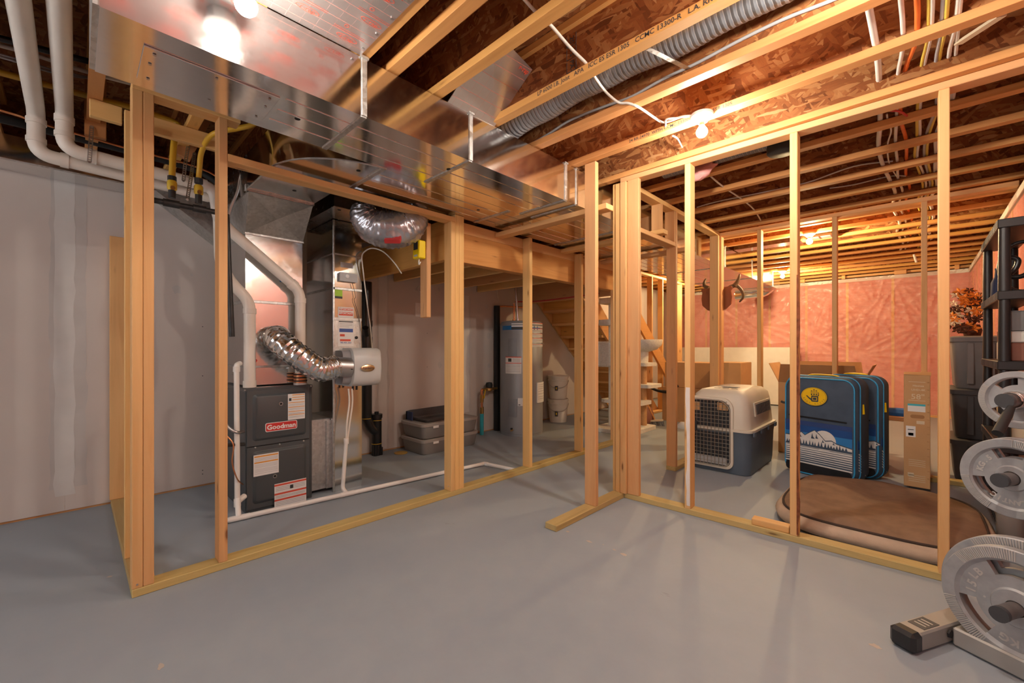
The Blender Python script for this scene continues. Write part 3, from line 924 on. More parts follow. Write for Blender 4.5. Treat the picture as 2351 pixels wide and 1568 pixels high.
# supply plenum with twisted transition, standing on the furnace
PX0, PX1, PY0, PY1 = -3.92, -3.415, .832, 1.214
pl = shell('supply_plenum', 'galvanized plenum box with creased transition standing on the furnace')
MB().box(PX0, PX1, PY0, PY1, 1.46, 1.935).build('upper_casing', 'galv', pl, smooth=0)
MB().box(PX0, PX1 + .004, PY0 - .004, PY1 + .004, .862, 1.455).build('lower_casing', 'galv', pl, smooth=0)
MB().box(PX0, PX1 + .010, PY0 - .008, PY1 + .008, 1.448, 1.468, .002).build('seam', 'galv_dull', pl, smooth=0)
MB().box(PX0, PX1 + .008, PY0 - .006, PY1 + .006, .985, 1.0, .002).build('seam', 'galv_dull', pl, smooth=0)
m = MB()
A = [(PX1 + .004, PY0, 1.935), (PX1 + .004, PY1, 1.935), (-3.105, 1.175, DZ0 - .01), (-3.105, .775, DZ0 - .01)]
B = [(PX0, PY0, 1.935), (PX0, PY1, 1.935), (-3.75, 1.175, DZ0 - .01), (-3.75, .775, DZ0 - .01)]
ctr = (-3.30, 1.0, 2.045)
vs = A + B + [ctr]
m.add(vs, [(0, 1, 8), (1, 2, 8), (2, 3, 8), (3, 0, 8), (1, 5, 6, 2), (0, 3, 7, 4), (4, 7, 6, 5)])
m.build('transition', 'galv_dull', pl, smooth=0)
MB().box(-3.76, -3.10, .768, 1.182, DZ0 - .012, DZ0 + .23).build('branch_casing', 'galv_dark', pl, smooth=0)
m = MB()
for z in (1.934, 2.135): pass
MB().bar((PX1 + .006, PY0 - .005, 1.937), (PX1 + .006, PY1 + .005, 1.937), .012, .012).build('seam', 'galv_dull', pl, smooth=0)
MB().cyl(onX(645, 645, PX1 + .001), onX(645, 645, PX1 + .001) + Vector((.002, 0, 0)), .008, n=12).build('sensor_plug', 'heater_blue', pl)
MB().cyl(onX(586, 828, PX1 + .005), onX(586, 828, PX1 + .005) + Vector((.004, 0, 0)), .012, n=14).build('drain_plug', 'red', pl)

# return drop
rd = shell('return_drop', 'tall narrow return air duct with stickers beside the furnace')
RX0, RX1, RY0, RY1 = -3.83, -3.29, 1.398, 1.632
MB().box(RX0, RX1, RY0, RY1, .0, 2.13).build('casing', 'galv', rd, smooth=0)
MB().box(RX0, RX1 + .004, RY0 - .002, RY1 + .002, 1.585, 1.605, .002).build('seam', 'galv_dull', rd, smooth=0)
MB().box(RX0, RX1 + .003, RY0 - .002, RY1 + .002, 1.86, 1.872, .002).build('seam', 'galv_dull', rd, smooth=0)
MB().box(RX1 - .012, RX1 + .004, RY0 - .003, RY0 + .012, .0, 2.13, .002).build('corner_seam', 'galv_dull', rd, smooth=0)
MB().box(RX1, RX1 + .0015, RY0 + .006, RY1 - .006, .86, 1.35).build('filter_door', 'galv_dull', rd, smooth=0)
MB().box(RX1, RX1 + .006, RY0 + .003, RY1 - .003, 1.345, 1.368, .002).build('door_rail', 'galv_dull', rd, smooth=0)
MB().box(RX0, -2.985, 1.275, 1.995, 2.135, 2.40).build('top_box', 'galv_dark', rd, smooth=0)
MB().box(RX0 + .1, -3.34, 1.236, RY0 - .001, .03, .575, .004).build('base_boot', 'galv_dull', rd, smooth=0)
MB().box(-3.345, -3.325, 1.36, 1.40, .03, .56, .002).build('boot_flange', 'galv_dull', rd, smooth=0)
plughole(rd, 779, 482, 2.134)
def sticker(parent, px0, py0, px1, py1, X, bands, base='paper', name='label'):
    """flat printed label on a face x = X between two pixel corners; bands = (v0, v1, u0, u1, material)"""
    a = onX(px0, py0, X); c = onX(px1, py1, X)
    y0, y1 = min(a.y, c.y), max(a.y, c.y); z0, z1 = min(a.z, c.z), max(a.z, c.z)
    m = MB().box(X, X + .0008, y0, y1, z0, z1)
    mats = [base]
    for v0, v1, u0, u1, mt in bands:
        if mt not in mats: mats.append(mt)
        m.box(X + .0007, X + .0013, y0 + (y1 - y0) * u0, y0 + (y1 - y0) * u1, z1 - (z1 - z0) * v1, z1 - (z1 - z0) * v0, 0, mats.index(mt))
    return m, mats, (y0, y1, z0, z1)
def put_text(m, mats, X, rect, s, u, v, size, mat, bold=0.0, sx=1.0):
    if mat not in mats: mats.append(mat)
    y0, y1, z0, z1 = rect
    text_faces(m, s, (X + .0008, y0 + (y1 - y0) * u, z1 - (z1 - z0) * v), (0, 1, 0), (0, 0, 1), size, mats.index(mat), .0008, True, bold, sx)
m, mats, rc = sticker(rd, 776, 704, 812, 795, RX1 + .0016, [(.025, .085, .05, .95, 'print_red'), (.125, .215, .05, .95, 'print_red'), (.36, .385, .05, .95, 'ink'), (.55, .64, .08, .95, 'print_blue'), (.69, .75, .12, .42, 'print_red'), (.82, .87, .12, .8, 'print_red'),
    (.42, .43, .1, .9, 'print_grey'), (.46, .47, .1, .9, 'print_grey'), (.50, .51, .1, .7, 'print_grey')])
put_text(m, mats, RX1 + .0018, rc, 'IMPORTANT!', .5, .055, .019, 'white', .0006)
put_text(m, mats, RX1 + .0018, rc, 'IMPORTANT!', .5, .16, .021, 'white', .0006)
put_text(m, mats, RX1 + .001, rc, '780-455-2661', .5, .91, .017, 'print_blue', .0004)
put_text(m, mats, RX1 + .001, rc, 'Empty', .5, .31, .014, 'ink')
m.build('service_label', mats, rd, smooth=0)
m, mats, rc = sticker(rd, 767, 659, 786, 686, RX1 + .001, [(.0, .1, 0, .25, 'ink'), (.0, .1, .75, 1, 'ink'), (.8, 1, 0, 1, 'ink')], 'green_label')
m.build('green_label', mats, rd, smooth=0)
m, mats, rc = sticker(rd, 782, 601, 810, 617, RX1 + .001, [], 'plastic_grey')
m.build('metal_label', mats, rd, smooth=0)
c = onX(818, 775, RX1 + .002)
MB().lathe([(.012, 0), (.012, .006), (.007, .008)], c, 16, (1, 0, 0)).build('plug', 'rubber', rd)

# duct along the drywall, high up on the left
wd = shell('wall_duct', 'low galvanized duct running high along the left drywall')
MB().box(XL + .001, -3.94, -2.2, .97, 2.262, ZJ - .004).build('casing', 'galv', wd, smooth=0)
MB().bar((-3.94, -2.2, 2.262), (-3.94, .97, 2.262), .008, .008).build('edge_bead', 'galv_dull', wd, smooth=0)
a = onX(425, 478, XL + .012); c = onX(560, 590, XL + .012)
MB().prism([(.40, 2.262), (.97, 2.262), (1.30, 1.93), (1.30, 1.74), (1.1, 1.74)], (XL + .001, 0, 0), (0, 1, 0), (0, 0, 1), .25).build('drop_boot', 'galv_dull', wd, smooth=0)

# round take-offs, flex ducts
fx = shell('flex_duct', 'grey insulated flexible duct lying between two joists')
yc, zc = 1.895, 2.56
path = smoothpath([(-1.90, 1.87, 2.50), (-1.6, 1.90, 2.545), (-1.2, 1.90, 2.565), (-.8, 1.905, 2.555), (-.3, 1.90, 2.56), (.3, 1.90, 2.56), (XR - .14, 1.90, 2.55)], 40)
MB().tube(path, .082, 20, True, 0, [.084 + (.0022 if i % 2 else 0) + .004 * math.sin(i * .17) for i in range(len(path))]).build('sleeve', 'flexgrey', fx, 70)
m = MB().bar((-.50, 1.70, ZJ + .012), (-.93, 2.06, ZJ + .03), .018, .0012)
st = MB().bar(onZ(1488, 112, ZJ + .03), onZ(1580, 158, ZJ + .05), .022, .0015)
tag(st.build('hanger_strap', 'galv_dull', smooth=0), 'thin metal strap holding up the grey flexible duct', 'strap')

# bagged insulated flex elbow
fe = shell('insulated_elbow', 'silver wrapped insulated duct elbow hanging behind the door header')
P = [onD(836, 474, 3.02), onD(838, 496, 3.02), onD(860, 520, 3.04), onD(898, 528, 3.06), onD(934, 520, 3.10), onD(952, 498, 3.14), onD(950, 474, 3.16)]
path = smoothpath(P, 12)
n = len(path)
rad = [.070 + .055 * math.sin(math.pi * i / (n - 1)) + .003 * math.sin(i * 2.3) for i in range(n)]
mb = MB(); mb.tube(path, .1, 40, True, 0, rad)
q = random.Random(5)
mb.v = [(v[0] + q.uniform(-.004, .004), v[1] + q.uniform(-.004, .004), v[2] + q.uniform(-.004, .004)) for v in mb.v]
for i in range(n):
    cpt = path[i]
    for k in range(40):
        v = Vector(mb.v[i * 40 + k]); d = v - cpt
        mb.v[i * 40 + k] = tuple(cpt + d * (1 + .07 * abs(math.sin(k * 2.6 + .3 * math.sin(i * .5)))))
mb.build('sleeve', 'wrap_silver', fe, 60)
m = MB()
for i in (30, 36):
    pass
cpt = path[40]
m.obox(cpt + Vector((.07, -.07, -.095)), (0.7, .7, 0), (.5, -.5, -.7), (.5, -.5, .7), .055, .035, .014)
m.build('red_tape', 'red_tape', fe, smooth=0)

# crinkled aluminium hose from plenum to humidifier
ah = shell('humidifier_hose', 'crinkled silver foil hose running from plenum down to humidifier')
H = [onX(638, 776, PX1 + .022), onX(637, 777, PX1 + .10), onX(655, 794, PX1 + .20), onX(697, 826, PX1 + .27), onX(733, 848, -3.135), onX(756, 845, -3.15), onX(771, 842, -3.155)]
path = smoothpath(H, 14); n = len(path)
mb = MB(); mb.tube(path, .078, 36, True, 0, [.086 + .0035 * math.sin(i * 1.9) for i in range(n)])
q = random.Random(9)
for i in range(n):
    for k in range(36):
        v = Vector(mb.v[i * 36 + k]); d = (v - path[i]).normalized()
        mb.v[i * 36 + k] = tuple(v + d * q.uniform(-.0025, .0025))
mb.build('hose', 'foil', ah, 25)
MB().tube([path[0] + Vector((-.020, 0, 0)), path[0] + Vector((.012, 0, 0))], .092, 28).build('collar', 'zinc', ah)

# foil faced return panels between the joists
fp = thing('foil_panel', 'printed silver foil panel closing the joist bay beside the bulb', 'panel', (0, 0, 0))
MB().box(DF + .002, -.75, .03, .868, ZJ - .006, ZJ - .001).build('sheet', 'foil_print', fp, smooth=0)
t = MB()
def oval(m, x, y, z, rx, ry, w=.0018):
    pts = [(x + rx * math.cos(a), y + ry * math.sin(a), z) for a in [2 * math.pi * k / 22 for k in range(22)]]
    for i in range(22): m.bar(pts[i], pts[(i + 1) % 22], .0015, .0006)
k = 0
for ix in range(7):
    for iy in range(5):
        x = DF + .06 + .15 * ix + (.04 if iy % 2 else 0); y = .10 + .17 * iy + (.03 if ix % 2 else 0)
        if y > .84: continue
        text_faces(t, 'r-rap', (x, y, ZJ - .0068), (0, 1, 0), (1, 0, 0), .027)
        oval(t, x, y, ZJ - .0068, .014, .042)
        oval(t, x + .065, y - .03, ZJ - .0068, .008, .008)
        for dx in (.032, .042): t.bar((x + dx, y - .07, ZJ - .0066), (x + dx, y + .06, ZJ - .0066), .0012, .0005)
t.build('red_print', 'print_red', fp, smooth=0)
for k in range(8):
    x = DF + .05 + .12 * k
    MB().lathe([(.007, -.004), (.007, 0)], (x, .855, ZJ - .0055), 8).build('nail_head', 'steel', fp)
fp2 = thing('foil_panel', 'slanted printed foil patch between two joists above the duct', 'panel', (0, 0, 0))
a = onZ(1020, 222, DZ1 + .002)
tri = [Vector((-1.765, 1.345, DZ1 + .003)), Vector((-1.765, 1.68, DZ1 + .003)), Vector((-1.47, 1.675, 2.60)), Vector((-1.42, 1.345, 2.61)), ]
nn = (tri[1] - tri[0]).cross(tri[2] - tri[0]).normalized() * .004
MB().add(list(tri) + [p + nn for p in tri], [(0, 1, 2, 3), (7, 6, 5, 4), (0, 4, 5, 1), (1, 5, 6, 2), (2, 6, 7, 3), (3, 7, 4, 0)]).build('sheet', 'foil_print', fp2, smooth=0)
t = MB()
ax = (tri[1] - tri[0]).normalized(); ayv = (tri[3] - tri[0]); ayv = (ayv - ax * ayv.dot(ax)).normalized()
for (u, v) in ((.08, .1), (.2, .24), (.27, .1), (.1, .3), (.16, .02), (.28, .33)):
    o = tri[0] + ax * u + ayv * v + (nn if nn.z < 0 else -nn) * .25
    text_faces(t, 'r-rap', o, ax, ayv, .034, bold=.0006, depth=-.004)
t.build('red_print', 'print_red', fp2, smooth=0)['kind'] = 'stuff'
# ================================================================ furnace room equipment
def rrect(x0, x1, y0, y1, r, n=5):
    P = []
    for cx, cy, a0 in ((x1 - r, y1 - r, 0), (x0 + r, y1 - r, 90), (x0 + r, y0 + r, 180), (x1 - r, y0 + r, 270)):
        for k in range(n + 1):
            a = math.radians(a0 + 90 * k / n)
            P.append((cx + r * math.cos(a), cy + r * math.sin(a)))
    return P
def loft(mb, rings, mi=0, caps=True):
    """rings: equal-length lists of points"""
    n = len(rings[0]); vs = [p for r in rings for p in r]; fs = []
    for i in range(len(rings) - 1):
        for k in range(n):
            k2 = (k + 1) % n
            fs.append((i * n + k, i * n + k2, (i + 1) * n + k2, (i + 1) * n + k))
    if caps:
        fs.append(tuple(reversed(range(n)))); fs.append(tuple((len(rings) - 1) * n + k for k in range(n)))
    return mb.add(vs, fs, mi)
FX, FY0, FY1, FZ = -3.29, .801, 1.238, .850
fu = thing('furnace', 'dark grey gas furnace with two embossed doors and a red badge', 'furnace', (-3.6, 1.02, 0))
MB().box(-3.97, FX, FY0, FY1, .0, FZ, .004).build('cabinet', 'furnace', fu, smooth=0)
def door(z0, z1, nm):
    d = MB().box(FX, FX + .012, FY0 + .006, FY1 - .022, z0, z1, .003).build(nm, 'furnace_edge', fu, smooth=0)
    y0, y1 = FY0 + .040, FY1 - .048
    a, b_ = z0 + .035, z1 - .030
    m = MB()
    rings = []
    for off, dep in ((0, .012), (.003, .0135), (.014, .026), (.018, .0275)):
        rings.append([(FX + dep, p[0], p[1]) for p in rrect(y0 + off, y1 - off, a + off, b_ - off, .022)])
    loft(m, rings)
    m.build('embossed_panel', 'furnace', d, 40)
    return d
up = door(.452, .838, 'upper_door')
lo = door(.020, .446, 'lower_door')
DX = FX + .0276
def on_furn(px, py): return onX(px, py, DX)
a = on_furn(609, 980); c = on_furn(682, 978)
yc, zc = (a.y + c.y) / 2, (a.z + c.z) / 2 + .004
hw = (c.y - a.y) / 2
m = MB()
m.prism(rrect(-hw, hw, -.031, .031, .012), (DX, yc, zc), (0, 1, 0), (0, 0, 1), .002, 0)
m.prism(rrect(-hw + .004, hw - .004, -.027, .027, .009), (DX + .001, yc, zc), (0, 1, 0), (0, 0, 1), .0016, 1)
text_faces(m, 'Goodman', (DX + .002, yc, zc - .002), (0, 1, 0), (0, 0, 1), .046, 0, .0012, True, .0014, 1.02)
m.build('badge', ['white', 'red'], up, smooth=0)
bands = [(.03, .06, .25, .97, 'print_orange'), (.13, .155, .25, .97, 'print_orange'), (.215, .24, .25, .97, 'print_orange'), (.33, .355, .03, .97, 'print_orange'), (.50, .525, .03, .97, 'print_orange'), (.67, .695, .03, .97, 'print_orange'), (.80, .825, .03, .97, 'print_orange')]
bands += [(v, v + .012, .06, .94, 'print_grey') for v in (.40, .44, .56, .60, .74, .77, .87, .91)] + [(.16, .27, .06, .2, 'ink')]
m, mats, rc = sticker(up, 661, 905, 700, 960, DX, bands); m.build('warning_label', mats, up, smooth=0)
bands = [(.06, .12, .03, .97, 'print_orange'), (.34, .40, .03, .97, 'print_orange')] + [(v, v + .012, .05, .95, 'print_grey') for v in (.18, .23, .28, .47, .53, .59, .68, .74, .80, .88)]
m, mats, rc = sticker(lo, 582, 1046, 640, 1084, DX, bands); m.build('warning_label', mats, lo, smooth=0)
bands = [(.03, .10, .0, 1, 'print_red'), (.38, .45, 0, 1, 'print_red'), (.62, .69, 0, 1, 'print_red')] + [(v, v + .02, .04, .96, 'print_grey') for v in (.15, .21, .27, .50, .55, .74, .80, .86)] + [(.15, .30, .48, .58, 'ink')]
m, mats, rc = sticker(lo, 630, 1112, 703, 1152, DX, bands); m.build('danger_label', mats, lo, smooth=0)
for (px, py, par) in ((645, 927, up), (631, 1093, lo)):
    c = on_furn(px, py)
    MB().lathe([(.013, 0), (.013, .004), (.009, .004), (.009, .001)], c, 18, (1, 0, 0)).build('sight_glass_rim', 'steel', par)
    MB().lathe([(.0088, 0), (.0088, .0012)], c, 16, (1, 0, 0)).build('sight_glass', 'abs', par)
for (px, py) in ((586, 1028), (642, 1020), (697, 1012), (562, 896), (714, 886)):
    c = onX(px, py, FX + .012)
    MB().lathe([(.006, 0), (.006, .003), (.003, .005)], c, 10, (1, 0, 0)).build('screw', 'steel', fu)
MB().box(-3.97, FX + .004, FY0 - .003, FY1 + .003, FZ - .022, FZ + .002, .003).build('top_trim', 'furnace_edge', fu, smooth=0)

# ---- cream vent pipes
def pipe(name, label, cat, path, r, mat, collars=(), group=None, n=18, fil=.07, seg=8):
    pth = fillet(path, fil, seg)
    t = thing(name, label, cat, tuple(pth[-1]), group)
    MB().tube(pth, r, n).build('pipe', mat, t, 50)
    for (p, q) in collars:
        MB().cyl(p, q, r * 1.13, n=n).build('coupling', mat, t, 50)
    return t
rv = .0385
B0 = [Vector((-.9, -.045, 2.47)), Vector((-3.38, -.042, 2.425)), Vector((-3.38, -.042, 2.222)), Vector((-3.38, .645, 2.192)), Vector((-3.37, .665, 1.99)), Vector((-3.345, .725, 1.92)), Vector((-3.34, 1.172, 1.552)), Vector((-3.34, 1.172, .935))]
cb = [(Vector((-3.38, -.042, 2.40)), Vector((-3.38, -.042, 2.365))), (Vector((-3.38, -.042, 2.31)), Vector((-3.38, -.042, 2.285))), (Vector((-3.38, .05, 2.218)), Vector((-3.38, .085, 2.2165))), (Vector((-3.38, .565, 2.1957)), Vector((-3.38, .60, 2.194))),
      (Vector((-3.3415, 1.135, 1.582)), Vector((-3.3425, 1.105, 1.607))), (Vector((-3.34, 1.172, 1.50)), Vector((-3.34, 1.172, 1.465)))]
pipe('vent_pipe', 'cream plastic vent pipe ending at the rubber coupling on the furnace', 'pipe', B0, rv * .94, 'pvc', cb, 'cream vent pipes')
A0 = [Vector((-1.1, -.15, 2.47)), Vector((-3.50, -.150, 2.425)), Vector((-3.50, -.150, 2.20)), Vector((-3.50, .69, 2.165)), Vector((-3.49, .70, 1.72)), Vector((-3.345, .728, 1.57)), Vector((-3.34, .840, 1.452)), Vector((-3.34, .840, .854))]
ca = [(Vector((-3.50, -.150, 2.39)), Vector((-3.50, -.150, 2.36))), (Vector((-3.50, -.150, 2.285)), Vector((-3.50, -.150, 2.26))), (Vector((-3.50, -.06, 2.196)), Vector((-3.50, -.025, 2.195))), (Vector((-3.50, .60, 2.169)), Vector((-3.50, .635, 2.167))), (Vector((-3.34, .840, 1.40)), Vector((-3.34, .840, 1.365))), (Vector((-3.34, .840, .90)), Vector((-3.34, .840, .854)))]
pipe('vent_pipe', 'cream plastic vent pipe dropping to the furnace corner by the drain', 'pipe', A0, rv * .94, 'pvc', ca, 'cream vent pipes')
t = thing('rubber_coupling', 'black and steel rubber coupling on top of the furnace', 'coupling', (-3.34, 1.172, FZ))
MB().lathe([(.047, 0), (.047, .014)], (-3.34, 1.172, FZ + .003), 20).build('base_ring', 'pvc_white', t)
MB().lathe([(.044, 0), (.044, .072)], (-3.34, 1.172, FZ + .017), 20).build('sleeve', 'copper', t)
for z in (.028, .052, .076):
    MB().lathe([(.047, 0), (.0475, .004), (.047, .009)], (-3.34, 1.172, FZ + z), 20).build('clamp', 'rubber', t)
MB().bar((-3.34, 1.21, FZ + .05), (-3.34, 1.245, FZ + .05), .008, .008).build('clamp_screw', 'steel', t, smooth=0)

# hangers of perforated strap
def strap(pts, label, w=.019):
    pts = [Vector(p) for p in pts]
    t = thing('perforated_strap', label, 'strap', tuple(pts[0]), 'perforated hanger straps')
    side = (pts[-1] - pts[0]).cross(Vector(ray(300, 350))).normalized()
    m = MB()
    L = sum((pts[i + 1] - pts[i]).length for i in range(len(pts) - 1))
    for i in range(len(pts) - 1):
        a, b_ = pts[i], pts[i + 1]
        for s in (-1, 1):
            m.bar(a + side * s * w * .38, b_ + side * s * w * .38, w * .24, .0015, side.cross(b_ - a))
        k = max(1, int((b_ - a).length / .0125))
        for j in range(k + 1):
            p = a + (b_ - a) * j / k
            m.bar(p - side * w * .4, p + side * w * .4, .005, .0015, side.cross(b_ - a))
    m.build('strip', 'zinc', t, smooth=0)
    for p in (pts[0], pts[-1]):
        MB().lathe([(.007, -.003), (.007, .003)], p, 8, (1, 0, 0)).build('screw', 'steel', t)
strap([onX(211, 291, -3.375), onX(207, 345, -3.33), onX(205, 372, -3.33)], 'perforated strap hung from the dark plank holding the vent pipes')
strap([onX(432, 335, -3.36), onX(425, 378, -3.33), onX(421, 415, -3.33)], 'perforated strap under the slanted plank beside the gas valves')
strap([onX(447, 352, -3.25), onX(438, 410, -3.2), onX(430, 458, -3.16)], 'longer perforated strap holding the black gas pipe')

# planks that carry them
pk = lum('plank', None, -3.42, -3.382, .035, .125, 2.335, 2.70, 'z', 'redwood')
tag(pk, 'reddish plank hanging down from the joists beside the vent pipes', 'plank')
a = onX(470, 262, -3.32); c = onX(422, 352, -3.32)
pk = MB().bar((-3.40, a.y, a.z), (-3.40, c.y, c.z), .038, .089, (0, 1, .4), .003).build('plank', 'redwood_z', smooth=0)
tag(pk, 'reddish plank slanting down between the two yellow gas lines', 'plank')
pk = lum('block_board', None, -3.10, -3.062, .275, .60, 2.325, 2.414, 'y', 'wood')
tag(pk, 'short board spanning behind the double corner stud', 'board')
pk = lum('block_board', None, -3.10, -3.062, .05, .174, 2.325, 2.414, 'y', 'wood')
tag(pk, 'stub of board between the hanging plank and corner stud', 'board')

# ---- gas piping
gp = thing('gas_manifold', 'black iron gas pipe with tees under the two yellow valves', 'pipe', (-3.17, .4, 1.95))
g0, g1 = onX(350, 459, -3.18), onX(520, 492, -3.18)
MB().cyl(g0, g1, .0165, n=14).build('pipe', 'blackpipe', gp)
for s, e in ((.13, .34), (.52, .70)):
    MB().cyl(g0.lerp(g1, s), g0.lerp(g1, e), .0225, n=14).build('tee', 'blackpipe', gp)
MB().cyl(g1, Vector((-3.18, g1.y + .03, 1.2)), .0165, n=12).build('riser', 'blackpipe', gp)
def gasline(px, pts, r, label, vy0, vy1):
    t = thing('gas_line', label, 'pipe', tuple(onX(px, vy1, -3.18)), 'yellow gas lines')
    b0, b1 = onX(px, vy1, -3.18), onX(px, vy0, -3.18)
    MB().cyl(b0, b0.lerp(b1, .35), .0185, n=12).build('nipple', 'blackpipe', t)
    MB().lathe([(.018, 0), (.024, .01), (.024, .05), (.018, .06)], b0.lerp(b1, .35), 12, (b1 - b0)).build('valve_body', 'label_yellow', t)
    MB().cyl(b0.lerp(b1, .42) + Vector((.022, 0, 0)), b0.lerp(b1, .42) + Vector((.032, 0, 0)), .012, n=10).build('valve_stem', 'brass', t)
    MB().cyl(b0.lerp(b1, .80), b1, .022, n=8).build('nut', 'blackpipe', t)
    MB().tube(smoothpath([b1] + pts, 8), r, 12).build('tube', 'gas_yellow', t, 60)
    return t
gasline(395, [onX(398, 345, -3.18), onX(403, 300, -3.19), onX(404, 282, -3.22), onX(300, 246, -3.28), onX(230, 228, -3.32), onX(120, 198, -3.33), onX(0, 166, -3.34), onX(-500, 30, -3.34)], .0165, 'thick yellow gas line running off along the left ceiling bay', 405, 455)
gasline(456, [onX(458, 388, -3.17), onX(462, 352, -3.12), onX(478, 318, -3.02), onX(502, 303, -2.95), onX(540, 296, -2.9), onX(575, 288, -2.85), onX(600, 276, -2.8)], .0145, 'yellow gas line curling up behind the narrow stud to the duct', 410, 468)

# cables and tubes high on the left
def cable(name, label, pts, r, mat, cat='cable', group=None, n=8, seg=6):
    p = smoothpath(pts, seg)
    o = MB().tube(p, r, n).build(name, mat, None, 60)
    return tag(o, label, cat, group)
X6 = -3.10
cable('drain_pipe', 'black pipe along the back of the left ceiling bay', [onX(-900, -150, X6), onX(0, 88, X6), onX(200, 140, X6), onX(420, 197, X6)], .016, 'abs', 'pipe')
cable('tube', 'pale plastic tube under the black pipe in the ceiling bay', [onX(-900, -120, -3.15), onX(0, 104, -3.15), onX(200, 165, -3.15), onX(430, 225, -3.15)], .011, 'pvc', 'pipe')
for k, dy in enumerate((0, 6)):
    cable('data_cable', ('upper' if k == 0 else 'lower') + ' thin grey cable of the pair crossing the cream vent pipes', [onX(-260, 60 + dy, -3.0), onX(0, 125 + dy, -3.05), onX(120, 160 + dy, -3.1), onX(195, 176 + dy * .4, -3.2), onX(235, 182, -3.35)], .0055, 'cable_grey', group='grey cables over the vent pipes')
cable('copper_line', 'bare copper line running along the top of the wall duct', [onX(-250, 190, -3.46), onX(0, 253, -3.48), onX(120, 291, -3.58), onX(290, 340, -3.60), onX(480, 395, -3.6), onX(560, 470, -3.62), onX(590, 570, -3.55), onX(583, 700, -3.5)], .007, 'copper', 'pipe')
cable('insulated_line', 'black foam covered refrigerant line curving down behind the stud', [onX(-250, 215, -3.60), onX(0, 272, -3.62), onX(130, 305, -3.72), onX(290, 345, -3.74), onX(470, 400, -3.72), onX(548, 480, -3.6), onX(590, 575, -3.52), onX(592, 650, -3.5), onX(584, 700, -3.5)], .024, 'rubber', 'pipe', None, 12)
cable('flex_conduit', 'ribbed grey flexible conduit hanging behind the door header', [onX(690, 300, -3.0), onX(640, 325, -3.1), onX(590, 355, -3.2), onX(556, 395, -3.28), onX(545, 440, -3.3), onX(528, 482, -3.32), onX(520, 520, -3.32)], .0105, 'steel', 'conduit')
cable('thermostat_wire', 'thin brown wire curling under the wide duct', [onX(640, 300, -2.9), onX(622, 312, -2.95), onX(618, 330, -3.0), onX(600, 345, -3.1)], .003, 'copper')

# ---- condensate drains
def pvcs(name, label, path, r, cols, mat='pvc_white'):
    return pipe(name, label, 'pipe', path, r, mat, cols, None, 12, .02, 3)
zf = .022
f0, f1, f2, f3 = onZ(498, 1200, zf), onZ(640, 1168, zf), onZ(1112, 1064, zf), onZ(1182, 1079, zf)
f1 = f0.lerp(f2, .3)
t = pvcs('drain_line', 'white drain pipe lying along the furnace room floor', [f0, f1, f2, f3], .0165, [(f0.lerp(f2, .03), f0.lerp(f2, .085)), (f0.lerp(f2, .362), f0.lerp(f2, .41)), (f2 + (f0 - f2) * .02, f2), (f2, f2.lerp(f3, .12))])
p = f0.lerp(f2, .055)
r0 = onX(545, 1152, -3.235); r1 = onX(543, 838, -3.235)
MB().tube(fillet([p + Vector((0, 0, .01)), Vector((r0.x, r0.y, .14)), r0, r1, r1 + Vector((-.05, .03, .008))], .02, 4), .0165, 12).build('riser', 'pvc_white', t, 50)
MB().cyl(r0 + Vector((0, 0, -.03)), r0 + Vector((0, 0, .02)), .021, n=12).build('tee', 'pvc_white', t, 50)
MB().cyl(r0, r0 + Vector((-.04, .05, .015)), .019, n=12).build('elbow', 'pvc_white', t, 50)
MB().cyl(r1 + Vector((0, 0, -.045)), r1 + Vector((0, 0, -.01)), .021, n=12).build('coupling', 'pvc_white', t, 50)
p = f0.lerp(f2, .386)
h1 = onX(795, 1010, -3.17)
MB().tube(fillet([p, Vector((-3.17, p.y - .012, .055)), h1], .02, 4), .015, 12).build('riser', 'pvc_white', t, 50)
MB().cyl(h1 + Vector((0, 0, -.03)), h1 + Vector((0, 0, .012)), .019, n=12).build('coupling', 'pvc_white', t, 50)
for k, dy in enumerate((0, .022)):
    cable('drain_tube', ('soft pale tube hanging from the humidifier into the drain', 'second soft tube beside the first under the humidifier')[k], [h1 + Vector((0, dy * .3, -.02)), h1 + Vector((.005, .002 + dy, .12)), onX(802 + 7 * k, 925, -3.175), onX(800 + 8 * k, 893, -3.16)], .007, 'pvc', 'tube', 'humidifier drain tubes')
cable('gas_flex', 'steel flexible connector beside the furnace', [onX(510, 960, -3.25), onX(525, 982, -3.22), onX(545, 993, -3.2), onX(560, 990, -3.25)], .010, 'steel', 'pipe')
cable('control_wire', 'reddish wires looping down the side of the furnace', [onX(520, 1000, -3.22), onX(536, 1022, -3.2), onX(533, 1062, -3.2), onX(545, 1100, -3.2), onX(558, 1112, -3.28)], .0045, 'copper')
o = MB().cyl(onX(520, 1022, -3.22), onX(561, 1020, -3.26), .012, n=12).build('gas_nipple', 'blackpipe', None)
tag(o, 'short black gas nipple entering the furnace side', 'pipe')

